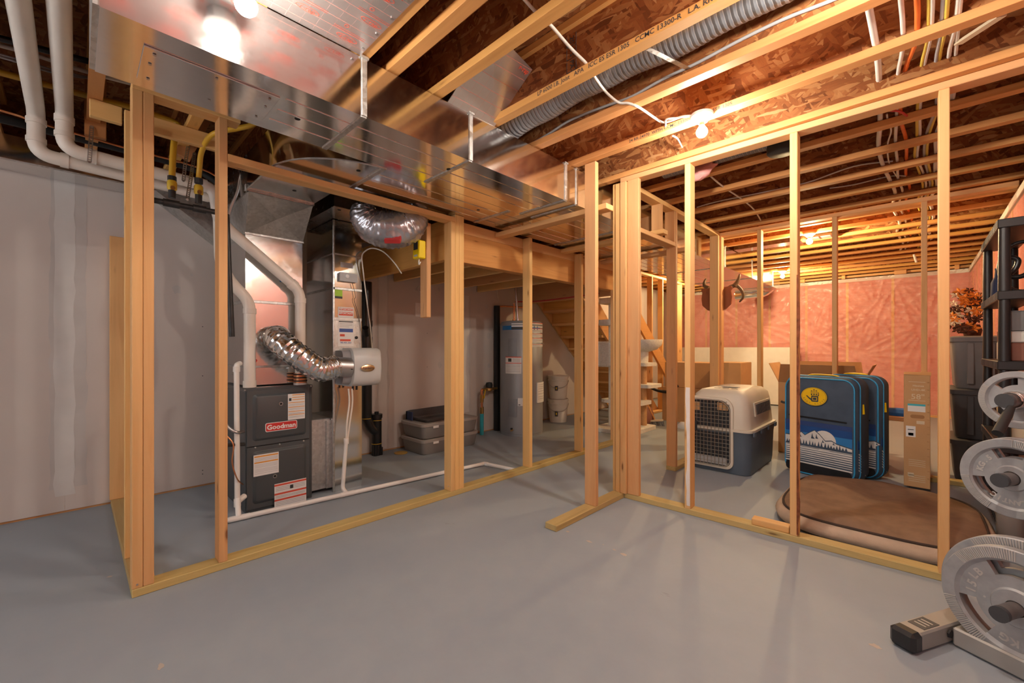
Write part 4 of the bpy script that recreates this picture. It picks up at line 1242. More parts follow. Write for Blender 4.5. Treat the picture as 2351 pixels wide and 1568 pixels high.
# ---- humidifier
hu = thing('humidifier', 'grey drum shaped furnace humidifier with gold oval badge', 'humidifier', (-3.2, 1.56, .83))
HY0, HY1, HZ0, HZ1 = 1.415, 1.715, .828, 1.128
def hring(y, k, front):
    zc = (HZ0 + HZ1) / 2; hz = (HZ1 - HZ0) / 2 * k
    P = []
    for i in range(15):
        a = -math.pi / 2 + math.pi * i / 14
        x = -3.20 + front * (abs(math.cos(a)) ** .55)
        P.append((x, y, zc + hz * math.copysign(abs(math.sin(a)) ** .8, math.sin(a))))
    P += [(RX1 + .001, y, zc + hz), (RX1 + .001, y, zc - hz)]
    return P
m = MB()
loft(m, [hring(HY0 + .055, .96, .10), hring(HY0 + .06, 1.0, .112), hring(HY0 + .16, 1.0, .132), hring(HY1 - .02, 1.0, .110), hring(HY1, .95, .085)])
m.build('cover', 'humid_shell', hu, 40)
m = MB(); loft(m, [hring(HY0, .86, .05), hring(HY0 + .054, .90, .075)]); m.build('end_frame', 'humid_dark', hu, 40)
MB().cyl(onX(771, 842, -3.155), Vector((-3.155, HY0 + .05, .978)), .076, n=28).build('collar', 'zinc', hu)
MB().lathe([(.012, 0), (.012, .02)], (-3.10, HY0 + .035, .975), 12, (1, 0, 0)).build('knob', 'rubber', hu)
m = MB()
bx = -3.20 + .131
m.lathe([(.045, 0), (.045, .004), (.041, .006)], (bx, 1.572, .972), 28, (1, 0, 0), 0, True, 1, 1)
m.v = [(v[0], 1.572 + (v[1] - 1.572) * 1.25, .972 + (v[2] - .972) * .62) for v in m.v]
text_faces(m, 'Aprilaire', (bx + .0062, 1.572, .972), (0, 1, 0), (0, 0, 1), .026, 1, .0006)
m.build('badge', ['gold', 'ink'], hu, 40)
for y in (1.50, 1.53):
    MB().cyl((-3.17, y, .800), (-3.17, y, .83), .008, n=10).build('drain_nipple', 'rubber', hu)
hc = thing('humidistat', 'small grey humidity control with a round dial on the return duct', 'control', tuple(onX(797, 636, RX1)))
a = onX(777, 624, RX1); c = onX(817, 650, RX1)
MB().prism(rrect(a.y, c.y, c.z, a.z - .004, .006), (RX1 + .004, 0, 0), (0, 1, 0), (0, 0, 1), .026).build('body', 'plastic_grey', hc, smooth=0)
p = onX(793, 634, RX1 + .03)
MB().lathe([(.016, 0), (.015, .010), (.012, .011)], (RX1 + .0295, a.y + .055, p.z), 20, (1, 0, 0)).build('dial', 'white', hc)
cable('control_wire', 'thin dark wire hanging from the humidistat down the duct', [onX(809, 650, RX1 + .02), onX(816, 680, RX1 + .02), onX(813, 690, RX1 + .015), onX(822, 720, RX1 + .012), onX(829, 760, RX1 + .012), onX(831, 797, RX1 + .02)], .0022, 'ink')
cable('white_cable', 'loose white cable arching off the return duct and down the wall', [onX(922, 628, -3.05), onX(905, 603, -3.1), onX(880, 578, -3.15), onX(855, 570, -3.2), onX(838, 577, -3.22), onX(831, 590, -3.24), onX(834, 625, -3.25), onX(842, 690, -3.3), onX(851, 760, -3.4), onX(856, 830, -3.5)], .005, 'cable_white')

# ---- black drain stack
sk = thing('drain_stack', 'black plastic drain stack with cleanout against the drywall', 'pipe', (-4.11, 2.1, 0))
sx, sy = -4.125, onX(842, 800, -4.125).y
MB().cyl((sx, sy, .40), (sx, sy, 1.81), .052, n=20).build('stack', 'abs', sk)
w0 = Vector((sx, sy, .40)); w1 = Vector((sx + .01, sy + .105, .24))
MB().tube(smoothpath([Vector((sx, sy, .42)), w0, w0.lerp(w1, .5) + Vector((0, -.008, -.02)), w1], 5), .052, 18).build('bend', 'abs', sk, 60)
MB().cyl((sx + .01, sy + .105, .0), (sx + .01, sy + .105, .40), .052, n=20).build('cleanout_body', 'abs', sk)
MB().cyl((sx + .01, sy + .105, .39), (sx + .01, sy + .105, .43), .060, n=20).build('cleanout_hub', 'abs', sk)
MB().cyl((sx + .01, sy + .105, .43), (sx + .01, sy + .105, .455), .022, n=6).build('cleanout_plug', 'abs', sk)
for z, yy in ((.395, sy), (.365, sy + .105), (.12, sy + .105)):
    MB().lathe([(.0535, 0), (.0535, .004)], (sx + (.01 if yy > sy else 0), yy, z), 20).build('glue_ring', 'label_yellow', sk)
for z in (1.35, 1.18):
    MB().cyl((sx, sy, z), (sx, sy, z + .06), .058, n=20).build('coupling', 'abs', sk)
MB().cyl((sx + .03, sy - .02, 1.26), (sx + .09, sy - .06, 1.33), .03, n=14).build('side_inlet', 'abs', sk)
for k in range(3):
    MB().cyl((sx + .04, sy + .075 + .03 * k, 0), (sx + .045, sy + .075 + .03 * k, .12 - .02 * k), .022, n=10).build('trap_primer', 'abs', sk)

# ---- alarm on its hanging board
bd = lum('hanging_board', None, -2.79, -2.701, 1.862, 1.900, 1.362, 2.085, 'z')
tag(bd, 'stud offcut hanging down behind the door post with a yellow box on it', 'board')
al = thing('gas_alarm', 'bright yellow alarm box with a dark display on a hanging board', 'alarm', (-2.76, 1.83, 1.8))
MB().box(-2.80, -2.712, 1.800, 1.861, 1.808, 1.945, .006).build('case', 'alarm_yellow', al, smooth=0)
MB().box(-2.785, -2.73, 1.7985, 1.7999, 1.875, 1.932).build('display', 'ink', al, smooth=0)
MB().box(-2.78, -2.735, 1.7985, 1.7999, 1.823, 1.838).build('label', 'print_grey', al, smooth=0)
MB().tube(smoothpath([(-2.755, 1.83, 1.808), (-2.755, 1.826, 1.785), (-2.745, 1.822, 1.765), (-2.74, 1.83, 1.785)], 5), .005, 8).build('plug_cord', 'cable_white', al, 60)
sw = thing('light_switch', 'white switch plate on the drywall behind the hanging board', 'switch', tuple(onX(959, 711, XL)))
a = onX(953, 695, XL); c = onX(966, 727, XL)
MB().prism(rrect(a.y, a.y + .075, c.z, a.z, .006), (XL, 0, 0), (0, 1, 0), (0, 0, 1), .006).build('plate', 'white', sw, smooth=0)
MB().box(XL + .006, XL + .009, a.y + .02, a.y + .055, (a.z + c.z) / 2 - .035, (a.z + c.z) / 2 + .035, .002).build('rocker', 'porcelain', sw, smooth=0)
c = onX(963, 663, XL)
o = MB().tube([c + Vector((.012, .028 * math.cos(k * .45), .034 * math.sin(k * .45))) for k in range(30)], .005, 6).build('cable_coil', 'cable_white', None, 60)
tag(o, 'small coil of white cable on the drywall above the switch', 'cable')
cable('white_cable', 'thin white cable hanging on the drywall above the water heater', [onX(1143, 630, -4.15), onX(1141, 660, -4.17), onX(1143, 680, -4.18), onX(1147, 695, -4.18)], .004, 'cable_white')
cable('white_cable', 'thin cable strung under the beam over the storage bins', [onX(1001, 605, -4.1), onX(1020, 620, -4.12), onX(1080, 628, -4.1), onX(1110, 612, -4.0)], .004, 'cable_white')

# ---- clear storage bins
def bin_(x0, x1, y0, y1, z0, h, label):
    t = thing('storage_bin', label, 'storage bin', ((x0 + x1) / 2, (y0 + y1) / 2, z0), 'clear storage bins by the drywall')
    m = MB()
    rings = []
    for dz, off in ((0, .03), (.012, .022), (h - .03, .004)):
        rings.append([(p[0], p[1], z0 + dz) for p in rrect(x0 + off, x1 - off, y0 + off, y1 - off, .04)])
    loft(m, rings); m.build('tub', 'bin_clear', t, 50)
    m = MB(); rings = []
    for dz, off in ((h - .034, .0), (h - .006, -.004), (h, .008), (h - .006, .03), (h - .006, .06)):
        rings.append([(p[0], p[1], z0 + dz) for p in rrect(x0 + off - .004, x1 - off + .004, y0 + off - .004, y1 - off + .004, .045)])
    loft(m, rings); m.build('lid', 'bin_lid', t, 50)
    MB().box(x1 + .003, x1 + .005, y0 + .13, y0 + .20, z0 + h - .055, z0 + h - .03).build('sticker', 'paper', t, smooth=0)
    return t
bin_(-4.13, -3.70, 2.50, 3.27, 0, .165, 'long clear storage bin on the floor under another bin')
bin_(-4.13, -3.70, 2.50, 3.27, .166, .165, 'long clear storage bin stacked on top holding a dark tray')
tr_ = thing('litter_tray', 'dark grey plastic tray with an upright rim lying on the bins', 'tray', (-3.95, 2.85, .332))
m = MB()
loft(m, [[(p[0], p[1], .333) for p in rrect(-4.06, -3.78, 2.60, 3.10, .04)], [(p[0], p[1], .36) for p in rrect(-4.07, -3.77, 2.585, 3.12, .045)], [(p[0], p[1], .362) for p in rrect(-4.05, -3.79, 2.61, 3.09, .04)], [(p[0], p[1], .34) for p in rrect(-4.04, -3.80, 2.62, 3.08, .035)]])
m.build('base', 'tote_dark', tr_, 50)
m = MB().prism([(2.55, .333), (3.14, .333), (3.14, .44), (2.60, .432), (2.55, .425)], (-4.10, 0, 0), (0, 1, 0), (0, 0, 1), .02); m.build('back_panel', 'tote_dark', tr_, smooth=0)
m = MB().box(-4.10, -3.98, 2.55, 2.565, .333, .425, .004); m.build('side_panel', 'navy', tr_, smooth=0)
o = MB().lathe([(.07, 0), (.072, .006), (.06, .01)], (-3.99, 2.42, .001), 20).build('jar_lid', 'book_a', None)
tag(o, 'flat dark lid lying on the floor beside the bins', 'lid')

# ---- water heater
WC = Vector((-3.80, 4.115, 0)); WR = .282; WH = 1.478
wh = thing('water_heater', 'tall grey electric water heater with blue band label', 'water heater', tuple(WC))
MB().lathe([(WR - .006, 0), (WR - .006, .03), (WR, .034), (WR, WH - .06), (WR - .004, WH - .05), (WR - .02, WH - .012), (WR - .06, WH - .002), (.02, WH)], WC, 56).build('tank', 'heater', wh, 30)
MB().lathe([(WR + .003, 0), (WR + .003, .016)], (WC.x, WC.y, WH - .068), 56).build('top_ring', 'heater_dark', wh)
def hit_cyl(px, py, c, r):
    d = ray(px, py)
    A = d[0] ** 2 + d[1] ** 2; B = -2 * (d[0] * c.x + d[1] * c.y); C = c.x ** 2 + c.y ** 2 - r * r
    disc = max(0.0, B * B - 4 * A * C)
    t = (-B - math.sqrt(disc)) / (2 * A)
    return Vector((d[0] * t, d[1] * t, CAMH + d[2] * t))
def cpatch(parent, name, c, r, px0, px1, py0, py1, mats, bands=(), th=.0015, n=10):
    a0 = hit_cyl(px0, (py0 + py1) / 2, c, r); a1 = hit_cyl(px1, (py0 + py1) / 2, c, r)
    t0 = math.atan2(a0.y - c.y, a0.x - c.x); t1 = math.atan2(a1.y - c.y, a1.x - c.x)
    if t1 - t0 > math.pi: t1 -= 2 * math.pi
    if t0 - t1 > math.pi: t1 += 2 * math.pi
    zt = hit_cyl((px0 + px1) / 2, py0, c, r).z; zb = hit_cyl((px0 + px1) / 2, py1, c, r).z
    m = MB()
    def patch(u0, u1, v0, v1, dr, mi):
        rings = []
        for i in range(n + 1):
            a = t0 + (t1 - t0) * (u0 + (u1 - u0) * i / n)
            z0, z1 = zt + (zb - zt) * v1, zt + (zb - zt) * v0
            ro = r + dr
            rings.append([(c.x + r * math.cos(a), c.y + r * math.sin(a), z0), (c.x + ro * math.cos(a), c.y + ro * math.sin(a), z0), (c.x + ro * math.cos(a), c.y + ro * math.sin(a), z1), (c.x + r * math.cos(a), c.y + r * math.sin(a), z1)])
        loft(m, rings, mi)
    patch(0, 1, 0, 1, th, 0)
    for (v0, v1, u0, u1, mi) in bands: patch(u0, u1, v0, v1, th + .0008, mi)
    return m.build(name, mats, parent, 30)
cpatch(wh, 'brand_band', WC, WR, 1154, 1240, 744, 757, ['heater_blue', 'paper', 'ink'], [(-.15, .45, .28, .55, 1), (.5, .95, .28, .55, 2)])
for (y0, y1) in ((777, 817), (916, 957)):
    cpatch(wh, 'element_cover', WC, WR, 1168, 1187, y0, y1, ['heater_dark'], (), .012)
cpatch(wh, 'warning_label', WC, WR, 1161, 1197, 819, 858, ['paper', 'print_red', 'print_grey', 'ink'], [(.0, .05, 0, 1, 1), (.36, .40, 0, 1, 1), (.1, .3, .2, .42, 3)] + [(v, v + .02, .06, .94, 2) for v in (.46, .52, .58, .66, .74, .82, .88)] + [(v, v + .02, .5, .94, 2) for v in (.1, .16, .22, .28)])
cpatch(wh, 'rating_label', WC, WR, 1189, 1203, 914, 932, ['paper', 'ink'], [(.8, .92, .1, .4, 1)])
for (y0, y1) in ((741, 752), (754, 763), (766, 773), (776, 786), (790, 796)):
    cpatch(wh, 'spec_label', WC, WR, 1218, 1245, y0, y1, ['paper', 'print_red', 'print_grey'], [(.0, .12, 0, 1, 1), (.4, .5, .1, .9, 2), (.65, .75, .1, .9, 2)], n=6)
cpatch(wh, 'manual_sheet', WC, WR, 1232, 1246, 878, 924, ['paper', 'print_grey'], [(v, v + .02, .1, .9, 1) for v in (.1, .2, .3, .42, .55, .7, .8)], .012, 5)
c = hit_cyl(1177, 987, WC, WR)
dr = (c - WC); dr.z = 0; dr.normalize()
MB().cyl(c, c + dr * .05, .012, n=12).build('drain_valve', 'brass', wh)
MB().cyl(c + dr * .035 + Vector((0, 0, .012)), c + dr * .035 + Vector((0, 0, .03)), .014, n=10).build('drain_handle', 'rubber', wh)
for (px, r, mat, zt, nm) in ((1180, .011, 'copper', 1.72, 'copper_riser'), (1189, .014, 'steel', 2.05, 'conduit_riser')):
    b = hit_cyl(px, 735, WC, .1); b.z = WH - .004
    top = Vector((b.x - .02 * (px > 1185), b.y - .03 * (px > 1185), zt))
    m = MB().tube([b, top], r, 10); m.cyl(b, b + Vector((0, 0, .03)), r * 1.6, n=8)
    tag(m.build(nm, mat, None, 50), 'copper water line rising from the heater' if mat == 'copper' else 'grey conduit rising from the top of the heater', 'pipe')
bv = onX(1141, 800, -4.15)
o = MB().cyl((-4.15, bv.y, 0), (-4.15, bv.y, 1.70), .042, n=18).build('insulated_pipe', 'rubber', None)
tag(o, 'thick black foam covered pipe in the corner behind the heater', 'pipe')
o = MB().tube([(-4.15, bv.y, 1.69), (-4.12, bv.y + .1, 1.70), (-4.0, bv.y + .55, 1.70)], .011, 10).build('copper_branch', 'copper', None, 60)
tag(o, 'horizontal copper branch above the water heater', 'pipe')
cable('red_line', 'thin red plastic water line under the landing', [(-4.0, 4.2, 1.76), (-3.7, 4.4, 1.765), (-3.2, 4.56, 1.80), (-2.9, 4.58, 1.81)], .008, 'cable_red', 'pipe')

# ---- water meter
wm = thing('water_meter', 'brass water meter with black dome on a stub pipe', 'meter', tuple(onX(1124, 893, -4.08)))
c0 = onX(1123, 893, -4.08)
MB().cyl(c0 + Vector((0, -.12, 0)), c0 + Vector((0, .14, 0)), .016, n=12).build('pipe', 'brass', wm)
MB().lathe([(.03, -.03), (.05, -.015), (.05, .012), (.042, .02)], c0, 18).build('body', 'brass', wm)
MB().lathe([(.045, .02), (.047, .06), (.038, .085), (.01, .09)], c0, 18).build('dome', 'rubber', wm)
v0 = c0 + Vector((0, -.13, 0))
MB().tube(fillet([v0 + Vector((0, .03, 0)), v0, Vector((v0.x, v0.y, .30))], .03, 4), .016, 12).build('riser', 'copper', wm, 60)
MB().cyl((v0.x, v0.y, .42), (v0.x, v0.y, .52), .024, n=8).build('valve', 'brass', wm)
MB().bar((v0.x + .02, v0.y + .02, .47), (v0.x + .02, v0.y + .045, .58), .018, .006).build('valve_lever', 'label_yellow', wm, smooth=0)
MB().cyl((v0.x, v0.y, .27), (v0.x, v0.y, .36), .026, n=8).build('nut', 'brass', wm)
MB().cyl((v0.x, v0.y, .0), (v0.x, v0.y, .275), .026, n=14).build('service_sleeve', 'teal', wm)

# ---- buckets
bc = onZ(1283, 971) + Vector((-.10, .11, 0))
for k in range(2):
    z = .352 * k
    t = thing('plastic_bucket', ('white plastic bucket on the floor under another bucket' if k == 0 else 'white plastic bucket stacked on top of another by the stairs'), 'bucket', (bc.x, bc.y, z), 'stacked white buckets')
    MB().lathe([(.128, 0), (.150, .27), (.158, .272), (.158, .285), (.151, .287), (.152, .315)], (bc.x, bc.y, z), 36).build('body', 'bucket', t, 35)
    MB().lathe([(.160, .312), (.162, .345), (.155, .351), (.145, .345)], (bc.x, bc.y, z), 36).build('lid', 'bucket', t, 35)
    v = Vector((-bc.x, -bc.y, 0)).normalized(); s = v.cross(Vector((0, 0, 1)))
    hp = [Vector((bc.x, bc.y, z + .28)) + s * .16 * math.cos(a) + v * .165 * math.sin(a) * .98 + Vector((0, 0, -.11 * math.sin(a))) for a in [math.pi * i / 14 for i in range(15)]]
    MB().tube(hp, .003, 6).build('bail', 'steel', t)
    cpatch(t, 'label', Vector((bc.x, bc.y, 0)), .148, 1274, 1281, (886 if k else 944), (897 if k else 956), ['tote_dark', 'label_yellow'], [(.3, .7, .3, .7, 1)], n=4)

# ---- stairs
stc = thing('staircase', 'open plank stairs descending along the drywall wall', 'stairs', (-3.75, 6.9, 0))
ytop, ztop, sl = 4.70, 1.97, -.873
def zlow(y): return 1.80 + sl * (y - 4.893)
for x in (XL + .002, -3.382):
    P = [(4.70, zlow(4.70)), (6.95, .005), (7.25, .005), (4.70, zlow(4.70) + .34)]
    MB().prism(P, (x, 0, 0), (0, 1, 0), (0, 0, 1), .038).build('stringer', 'wood_y', stc, smooth=0)
for k in range(9):
    z = 1.85 - .19 * k; y = 4.75 + .2177 * k + .04
    lum('tread', stc, XL + .042, -3.384, y - .02, y + .235, z, z + .035, 'x')
    lum('riser', stc, XL + .042, -3.384, y - .02 + .236, y + .234, z - .155, z + .035, 'x', 'lvl')
# ================================================================ storage side
# ---- cat tree
ct = thing('cat_tree', 'tall cream carpeted cat tree with posts, perches and a bowl', 'cat tree', (-2.92, 5.25, 0))
MB().prism(rrect(-3.22, -2.62, 4.88, 5.62, .05), (0, 0, .001), (1, 0, 0), (0, 1, 0), .05).build('base', 'carpet_cream', ct, smooth=0)
lp, rp = Vector((-3.09, 5.20, 0)), Vector((-2.76, 5.50, 0))
MB().cyl((lp.x, lp.y, .05), (lp.x, lp.y, 1.80), .042, n=18).build('post', 'sisal', ct)
MB().cyl((rp.x, rp.y, .05), (rp.x, rp.y, .90), .042, n=18).build('post', 'sisal_warm_lit', ct)
def perch(c, w, d, z, h, r=.06):
    m = MB(); m.prism(rrect(c.x - w / 2, c.x + w / 2, c.y - d / 2, c.y + d / 2, r), (0, 0, z), (1, 0, 0), (0, 1, 0), h)
    return m.build('perch', 'carpet_cream', ct, smooth=0)
perch(lp.lerp(rp, .45), .62, .36, .36, .045)
perch(rp + Vector((.0, .04, 0)), .34, .40, .58, .045)
perch(rp + Vector((-.03, .02, 0)), .30, .36, .875, .045)
MB().box(lp.x - .18, lp.x + .22, lp.y - .17, lp.y + .22, .865, 1.215, .02).build('condo', 'carpet_cream', ct, smooth=0)
MB().lathe([(.03, 0), (.13, .03), (.19, .09), (.205, .15), (.20, .165), (.185, .15), (.16, .08), (.05, .045)], (rp.x + .06, rp.y - .02, 1.075), 26, caps=True).build('bowl', 'carpet_cream', ct, 40)
MB().cyl((rp.x - .04, rp.y, .92), (rp.x + .02, rp.y, 1.09), .10, .05, n=16).build('bowl_stem', 'carpet_cream', ct)
perch(lp + Vector((.06, .02, 0)), .40, .34, 1.44, .075)
perch(lp + Vector((.04, .02, 0)), .36, .32, 1.74, .075)

# ---- broom, boxes
br = thing('broom', 'broom with pale wooden handle leaning among the boxes', 'broom', (-2.55, 5.9, 0))
b0, b1 = onY(1503, 962, 5.85), onY(1448, 850, 5.70)
MB().tube([b0, b1], .011, 10).build('handle', 'flange_z', br)
d = Vector((.93, .25, .12)).normalized()
MB().obox(b0 + Vector((.02, 0, -.02)), d, Vector((-.25, .95, 0)), Vector((-.1, 0, .99)), .10, .03, .012, .004).build('block', 'beige', br, smooth=0)
m = MB()
q = random.Random(3)
for k in range(22):
    a = b0 + d * (-.09 + .19 * k / 21) + Vector((.02, q.uniform(-.02, .02), -.03))
    m.cyl(a, a + Vector((.03 + q.uniform(-.01, .02), q.uniform(-.01, .01), -.11)), .006, .005, 5)
m.build('bristles', 'tote_grey', br, smooth=0)['kind'] = 'stuff'
def carton(name, label, x0, x1, y0, y1, z0, z1, mat='cardboard', tape=True, group=None, cat='box'):
    t = thing(name, label, cat, ((x0 + x1) / 2, (y0 + y1) / 2, z0), group)
    MB().box(x0, x1, y0, y1, z0, z1, .004).build('body', mat, t, smooth=0)
    for s in (0, 1):
        xm = (x0 + x1) / 2
        MB().box(x0 + .002 if s == 0 else xm + .001, xm - .001 if s == 0 else x1 - .002, y0 + .002, y1 - .002, z1, z1 + .004).build('flap', mat, t, smooth=0)
    if tape:
        MB().box((x0 + x1) / 2 - .03, (x0 + x1) / 2 + .03, y0 - .001, y1, z1 + .004, z1 + .005).build('tape', 'tape', t, smooth=0)
        MB().box((x0 + x1) / 2 - .03, (x0 + x1) / 2 + .03, y0 - .0012, y0, z1 - .1, z1 + .004).build('tape', 'tape', t, smooth=0)
    return t
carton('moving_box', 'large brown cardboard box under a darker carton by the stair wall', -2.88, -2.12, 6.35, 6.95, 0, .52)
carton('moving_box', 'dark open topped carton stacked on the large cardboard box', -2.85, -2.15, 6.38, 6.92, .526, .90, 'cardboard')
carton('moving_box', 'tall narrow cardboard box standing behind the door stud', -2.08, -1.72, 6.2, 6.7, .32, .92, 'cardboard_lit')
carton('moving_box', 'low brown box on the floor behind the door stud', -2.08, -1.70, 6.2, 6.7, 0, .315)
cable('vacuum_hose', 'black hose draped in front of the cardboard boxes', [onY(1484, 880, 6.329), onY(1500, 893, 6.327), onY(1522, 899, 6.327), onY(1540, 898, 6.327), onY(1556, 885, 6.329)], .022, 'rubber', 'hose', None, 10)
bgc = onZ(1463, 972)
o = MB()
rings = []
for z, k in ((0.001, .8), (.05, 1.0), (.16, .95), (.24, .7), (.27, .35)):
    rings.append([(-2.93 + .14 * k * math.cos(a) * (1 + .08 * math.sin(5 * a + z * 20)), 5.86 + .14 * k * math.sin(a) * (1 + .08 * math.cos(4 * a + z * 30)), z) for a in [2 * math.pi * i / 22 for i in range(22)]])
loft(o, rings); tag(o.build('shopping_bag', 'book_c', None, 60), 'dark red bag slumped on the floor beside the cat tree', 'bag')
o = thing('walking_shoe', 'pale shoe on the floor beside the dog crate', 'shoe', tuple(onZ(1571, 985)))
c = onZ(1571, 984) 
m = MB(); loft(m, [[(c.x + dx, c.y + dy * w, z) for dx, dy in [(.11 * math.cos(a), .04 * math.sin(a)) for a in [2 * math.pi * i / 16 for i in range(16)]]] for z, w in ((.001, 1), (.025, 1.05))]); m.build('sole', 'white', o, 50)
m = MB(); loft(m, [[(c.x + .1 * s * math.cos(a) - .02 * (1 - s), c.y + .037 * s ** .5 * math.sin(a), z) for a in [2 * math.pi * i / 16 for i in range(16)]] for z, s in ((.026, 1), (.05, .9), (.075, .55), (.09, .4))]); m.build('upper', 'paper', o, 50)
MB().tube([(c.x - .02, c.y - .02, .075), (c.x, c.y + .02, .072), (c.x + .02, c.y - .02, .065), (c.x + .035, c.y + .015, .06)], .003, 5).build('laces', 'white', o)

# ---- white panel, tub
pn = MB().box(-4.05, -1.62, YB - .30, YB - .26, .02, 1.135, .002).build('wall_panel', 'foamboard', None, smooth=0)
tag(pn, 'wide white board standing against the far pink wall', 'board')
fz = thing('storage_tub', 'white lidded chest standing in front of the white board', 'chest', (-2.2, 7.5, 0))
a = onY(1602, 842, 7.3); c = onY(1668, 842, 7.3)
MB().box(a.x, c.x, 7.3, 7.9, .001, a.z - .06, .02).build('body', 'offwhite', fz, smooth=0)
MB().box(a.x - .01, c.x + .01, 7.29, 7.91, a.z - .058, a.z, .01).build('lid', 'white', fz, smooth=0)

# ---- open carton with a smile mark
oc_ = thing('delivery_box', 'open cardboard carton with raised flaps and a curved arrow print', 'box', (-.78, 5.6, 0))
x0, x1, y0, y1, z1 = -1.10, -.42, 5.30, 5.85, .76
for nm, (a0, a1, b0, b1) in (('front_panel', (x0, x1, y0, y0 + .006)), ('back_panel', (x0, x1, y1 - .006, y1)), ('side_panel', (x0, x0 + .006, y0 + .007, y1 - .007)), ('side_panel', (x1 - .006, x1, y0 + .007, y1 - .007))):
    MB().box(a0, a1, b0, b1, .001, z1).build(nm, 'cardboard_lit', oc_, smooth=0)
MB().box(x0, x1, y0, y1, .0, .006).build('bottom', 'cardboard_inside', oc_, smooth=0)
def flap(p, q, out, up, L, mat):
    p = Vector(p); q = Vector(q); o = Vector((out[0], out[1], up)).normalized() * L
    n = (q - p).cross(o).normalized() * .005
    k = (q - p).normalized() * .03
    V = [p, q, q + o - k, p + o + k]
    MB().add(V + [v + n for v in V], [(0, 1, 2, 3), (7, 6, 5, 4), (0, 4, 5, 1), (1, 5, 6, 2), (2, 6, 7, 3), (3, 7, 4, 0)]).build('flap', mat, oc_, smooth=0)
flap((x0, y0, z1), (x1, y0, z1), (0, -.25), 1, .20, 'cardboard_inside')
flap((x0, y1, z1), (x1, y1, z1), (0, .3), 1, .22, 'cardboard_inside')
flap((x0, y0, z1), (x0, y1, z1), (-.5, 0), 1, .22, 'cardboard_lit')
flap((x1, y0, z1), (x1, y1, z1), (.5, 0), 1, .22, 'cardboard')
m = MB()
sm = [onY(1793, 921, y0 - .002), onY(1800, 924, y0 - .002), onY(1810, 923, y0 - .002), onY(1822, 916, y0 - .002), onY(1835, 906, y0 - .002)]
m.tube(smoothpath(sm, 5), .012, 6, True, 0, None, (0, 0, 1))
m.v = [(v[0], max(y0 - .0025, min(y0 - .001, v[1])), v[2]) for v in m.v]
m.build('arrow_print', 'ink', oc_, 60)
MB().box(x0 + .1, x1 - .1, y0 - .001, y0, .34, .37).build('tape', 'ink', oc_, smooth=0)

# ---- dog crate
kn = thing('dog_crate', 'tan and navy plastic dog crate with a wire grid door', 'dog crate', (-1.3, 4.5, 0))
KX0, KX1, KY0, KY1 = -1.60, -1.035, 4.04, 4.93
def kr(ix, iy, z, r, fy=0.0): return [(p[0], p[1], z) for p in rrect(KX0 + ix, KX1 - ix, KY0 + iy + fy, KY1 - iy, r, 6)]
ZM = .382
def shell_open(rings, hole, name, mat):
    """loft whose front wall leaves the doorway open"""
    m = MB(); loft(m, rings, 0, False)
    keep = []
    for f in m.f:
        c = sum((Vector(m.v[i]) for i in f), Vector()) / len(f)
        keep.append(f)
    m.f = keep; m.m = [0] * len(keep)
    return m
dx0, dx1, dz0, dz1 = KX0 + .012, KX0 + .395, .065, .655
low = [kr(.030, .03, .004, .06), kr(.022, .022, .05, .07), kr(.012, .012, .30, .08), kr(.006, .006, .36, .08), kr(.0, .0, ZM, .08)]
upp = [kr(-.004, -.004, ZM + .001, .08), kr(-.004, -.004, ZM + .022, .08), kr(.022, .012, ZM + .024, .08), kr(.040, .022, .62, .085), kr(.055, .035, .695, .085), kr(.10, .08, .738, .07), kr(.16, .13, .748, .05)]
m = MB(); loft(m, low); m.build('lower_shell', 'kennel_navy', kn, 40)
m = MB(); loft(m, upp); m.build('upper_shell', 'kennel_tan', kn, 40)
# doorway surround, flat dark panel painting in the shade inside, and door
cxm, czm = (dx0 + dx1) / 2, (dz0 + dz1) / 2
dyf = KY0 - .004
def darch(off, y, top=.10, bot=.06):
    P = []
    x0_, x1_, z0_, z1_ = dx0 - off, dx1 + off, dz0 - off, dz1 + off
    for cx_, cz_, r_, a0 in ((x1_ - top, z1_ - top, top, 0), (x0_ + top, z1_ - top, top, 90), (x0_ + bot, z0_ + bot, bot, 180), (x1_ - bot, z0_ + bot, bot, 270)):
        for k in range(7):
            a = math.radians(a0 + 15 * k)
            P.append((cx_ + r_ * math.cos(a), y, cz_ + r_ * math.sin(a)))
    return P
m = MB(); loft(m, [darch(.022, KY0 + .06), darch(.022, dyf), darch(.004, dyf - .006), darch(.0, dyf + .012)], 0, False); m.build('door_surround', 'kennel_tan', kn, 50)
m = MB(); pts = darch(.001, dyf + .010); m.add(pts, [tuple(range(len(pts)))[::-1]]); m.add([(p[0], p[1] + .004, p[2]) for p in pts], [tuple(range(len(pts)))]); m.build('interior_shade', 'kennel_dark', kn, smooth=0)
for (a, b_, z0_, z1_) in ((.02, .115, .545, .625), (.27, .36, .565, .635)):
    MB().box(dx0 + a, dx0 + b_, dyf + .0085, dyf + .0098, z0_, z1_).build('rear_vent', 'cardboard_lit', kn, smooth=0)
MB().box(dx0 + .03, dx1 - .03, dyf + .0085, dyf + .0098, dz0 + .01, dz0 + .075).build('crate_floor', 'plastic_grey', kn, smooth=0)
dr_ = thing('wire_door', 'x', None); 
bpy.data.objects.remove(dr_)
gd = MB(); gd.tube(darch(-.002, dyf - .008) + [darch(-.002, dyf - .008)[0]], .005, 6); gdo = gd.build('door', 'wire', kn, 60)
for k in range(1, 12):
    x = dx0 + (dx1 - dx0) * k / 12
    MB().cyl((x, dyf - .009, dz0 + .004), (x, dyf - .009, dz1 - .004), .0027, n=5).build('wire', 'wire', gdo)
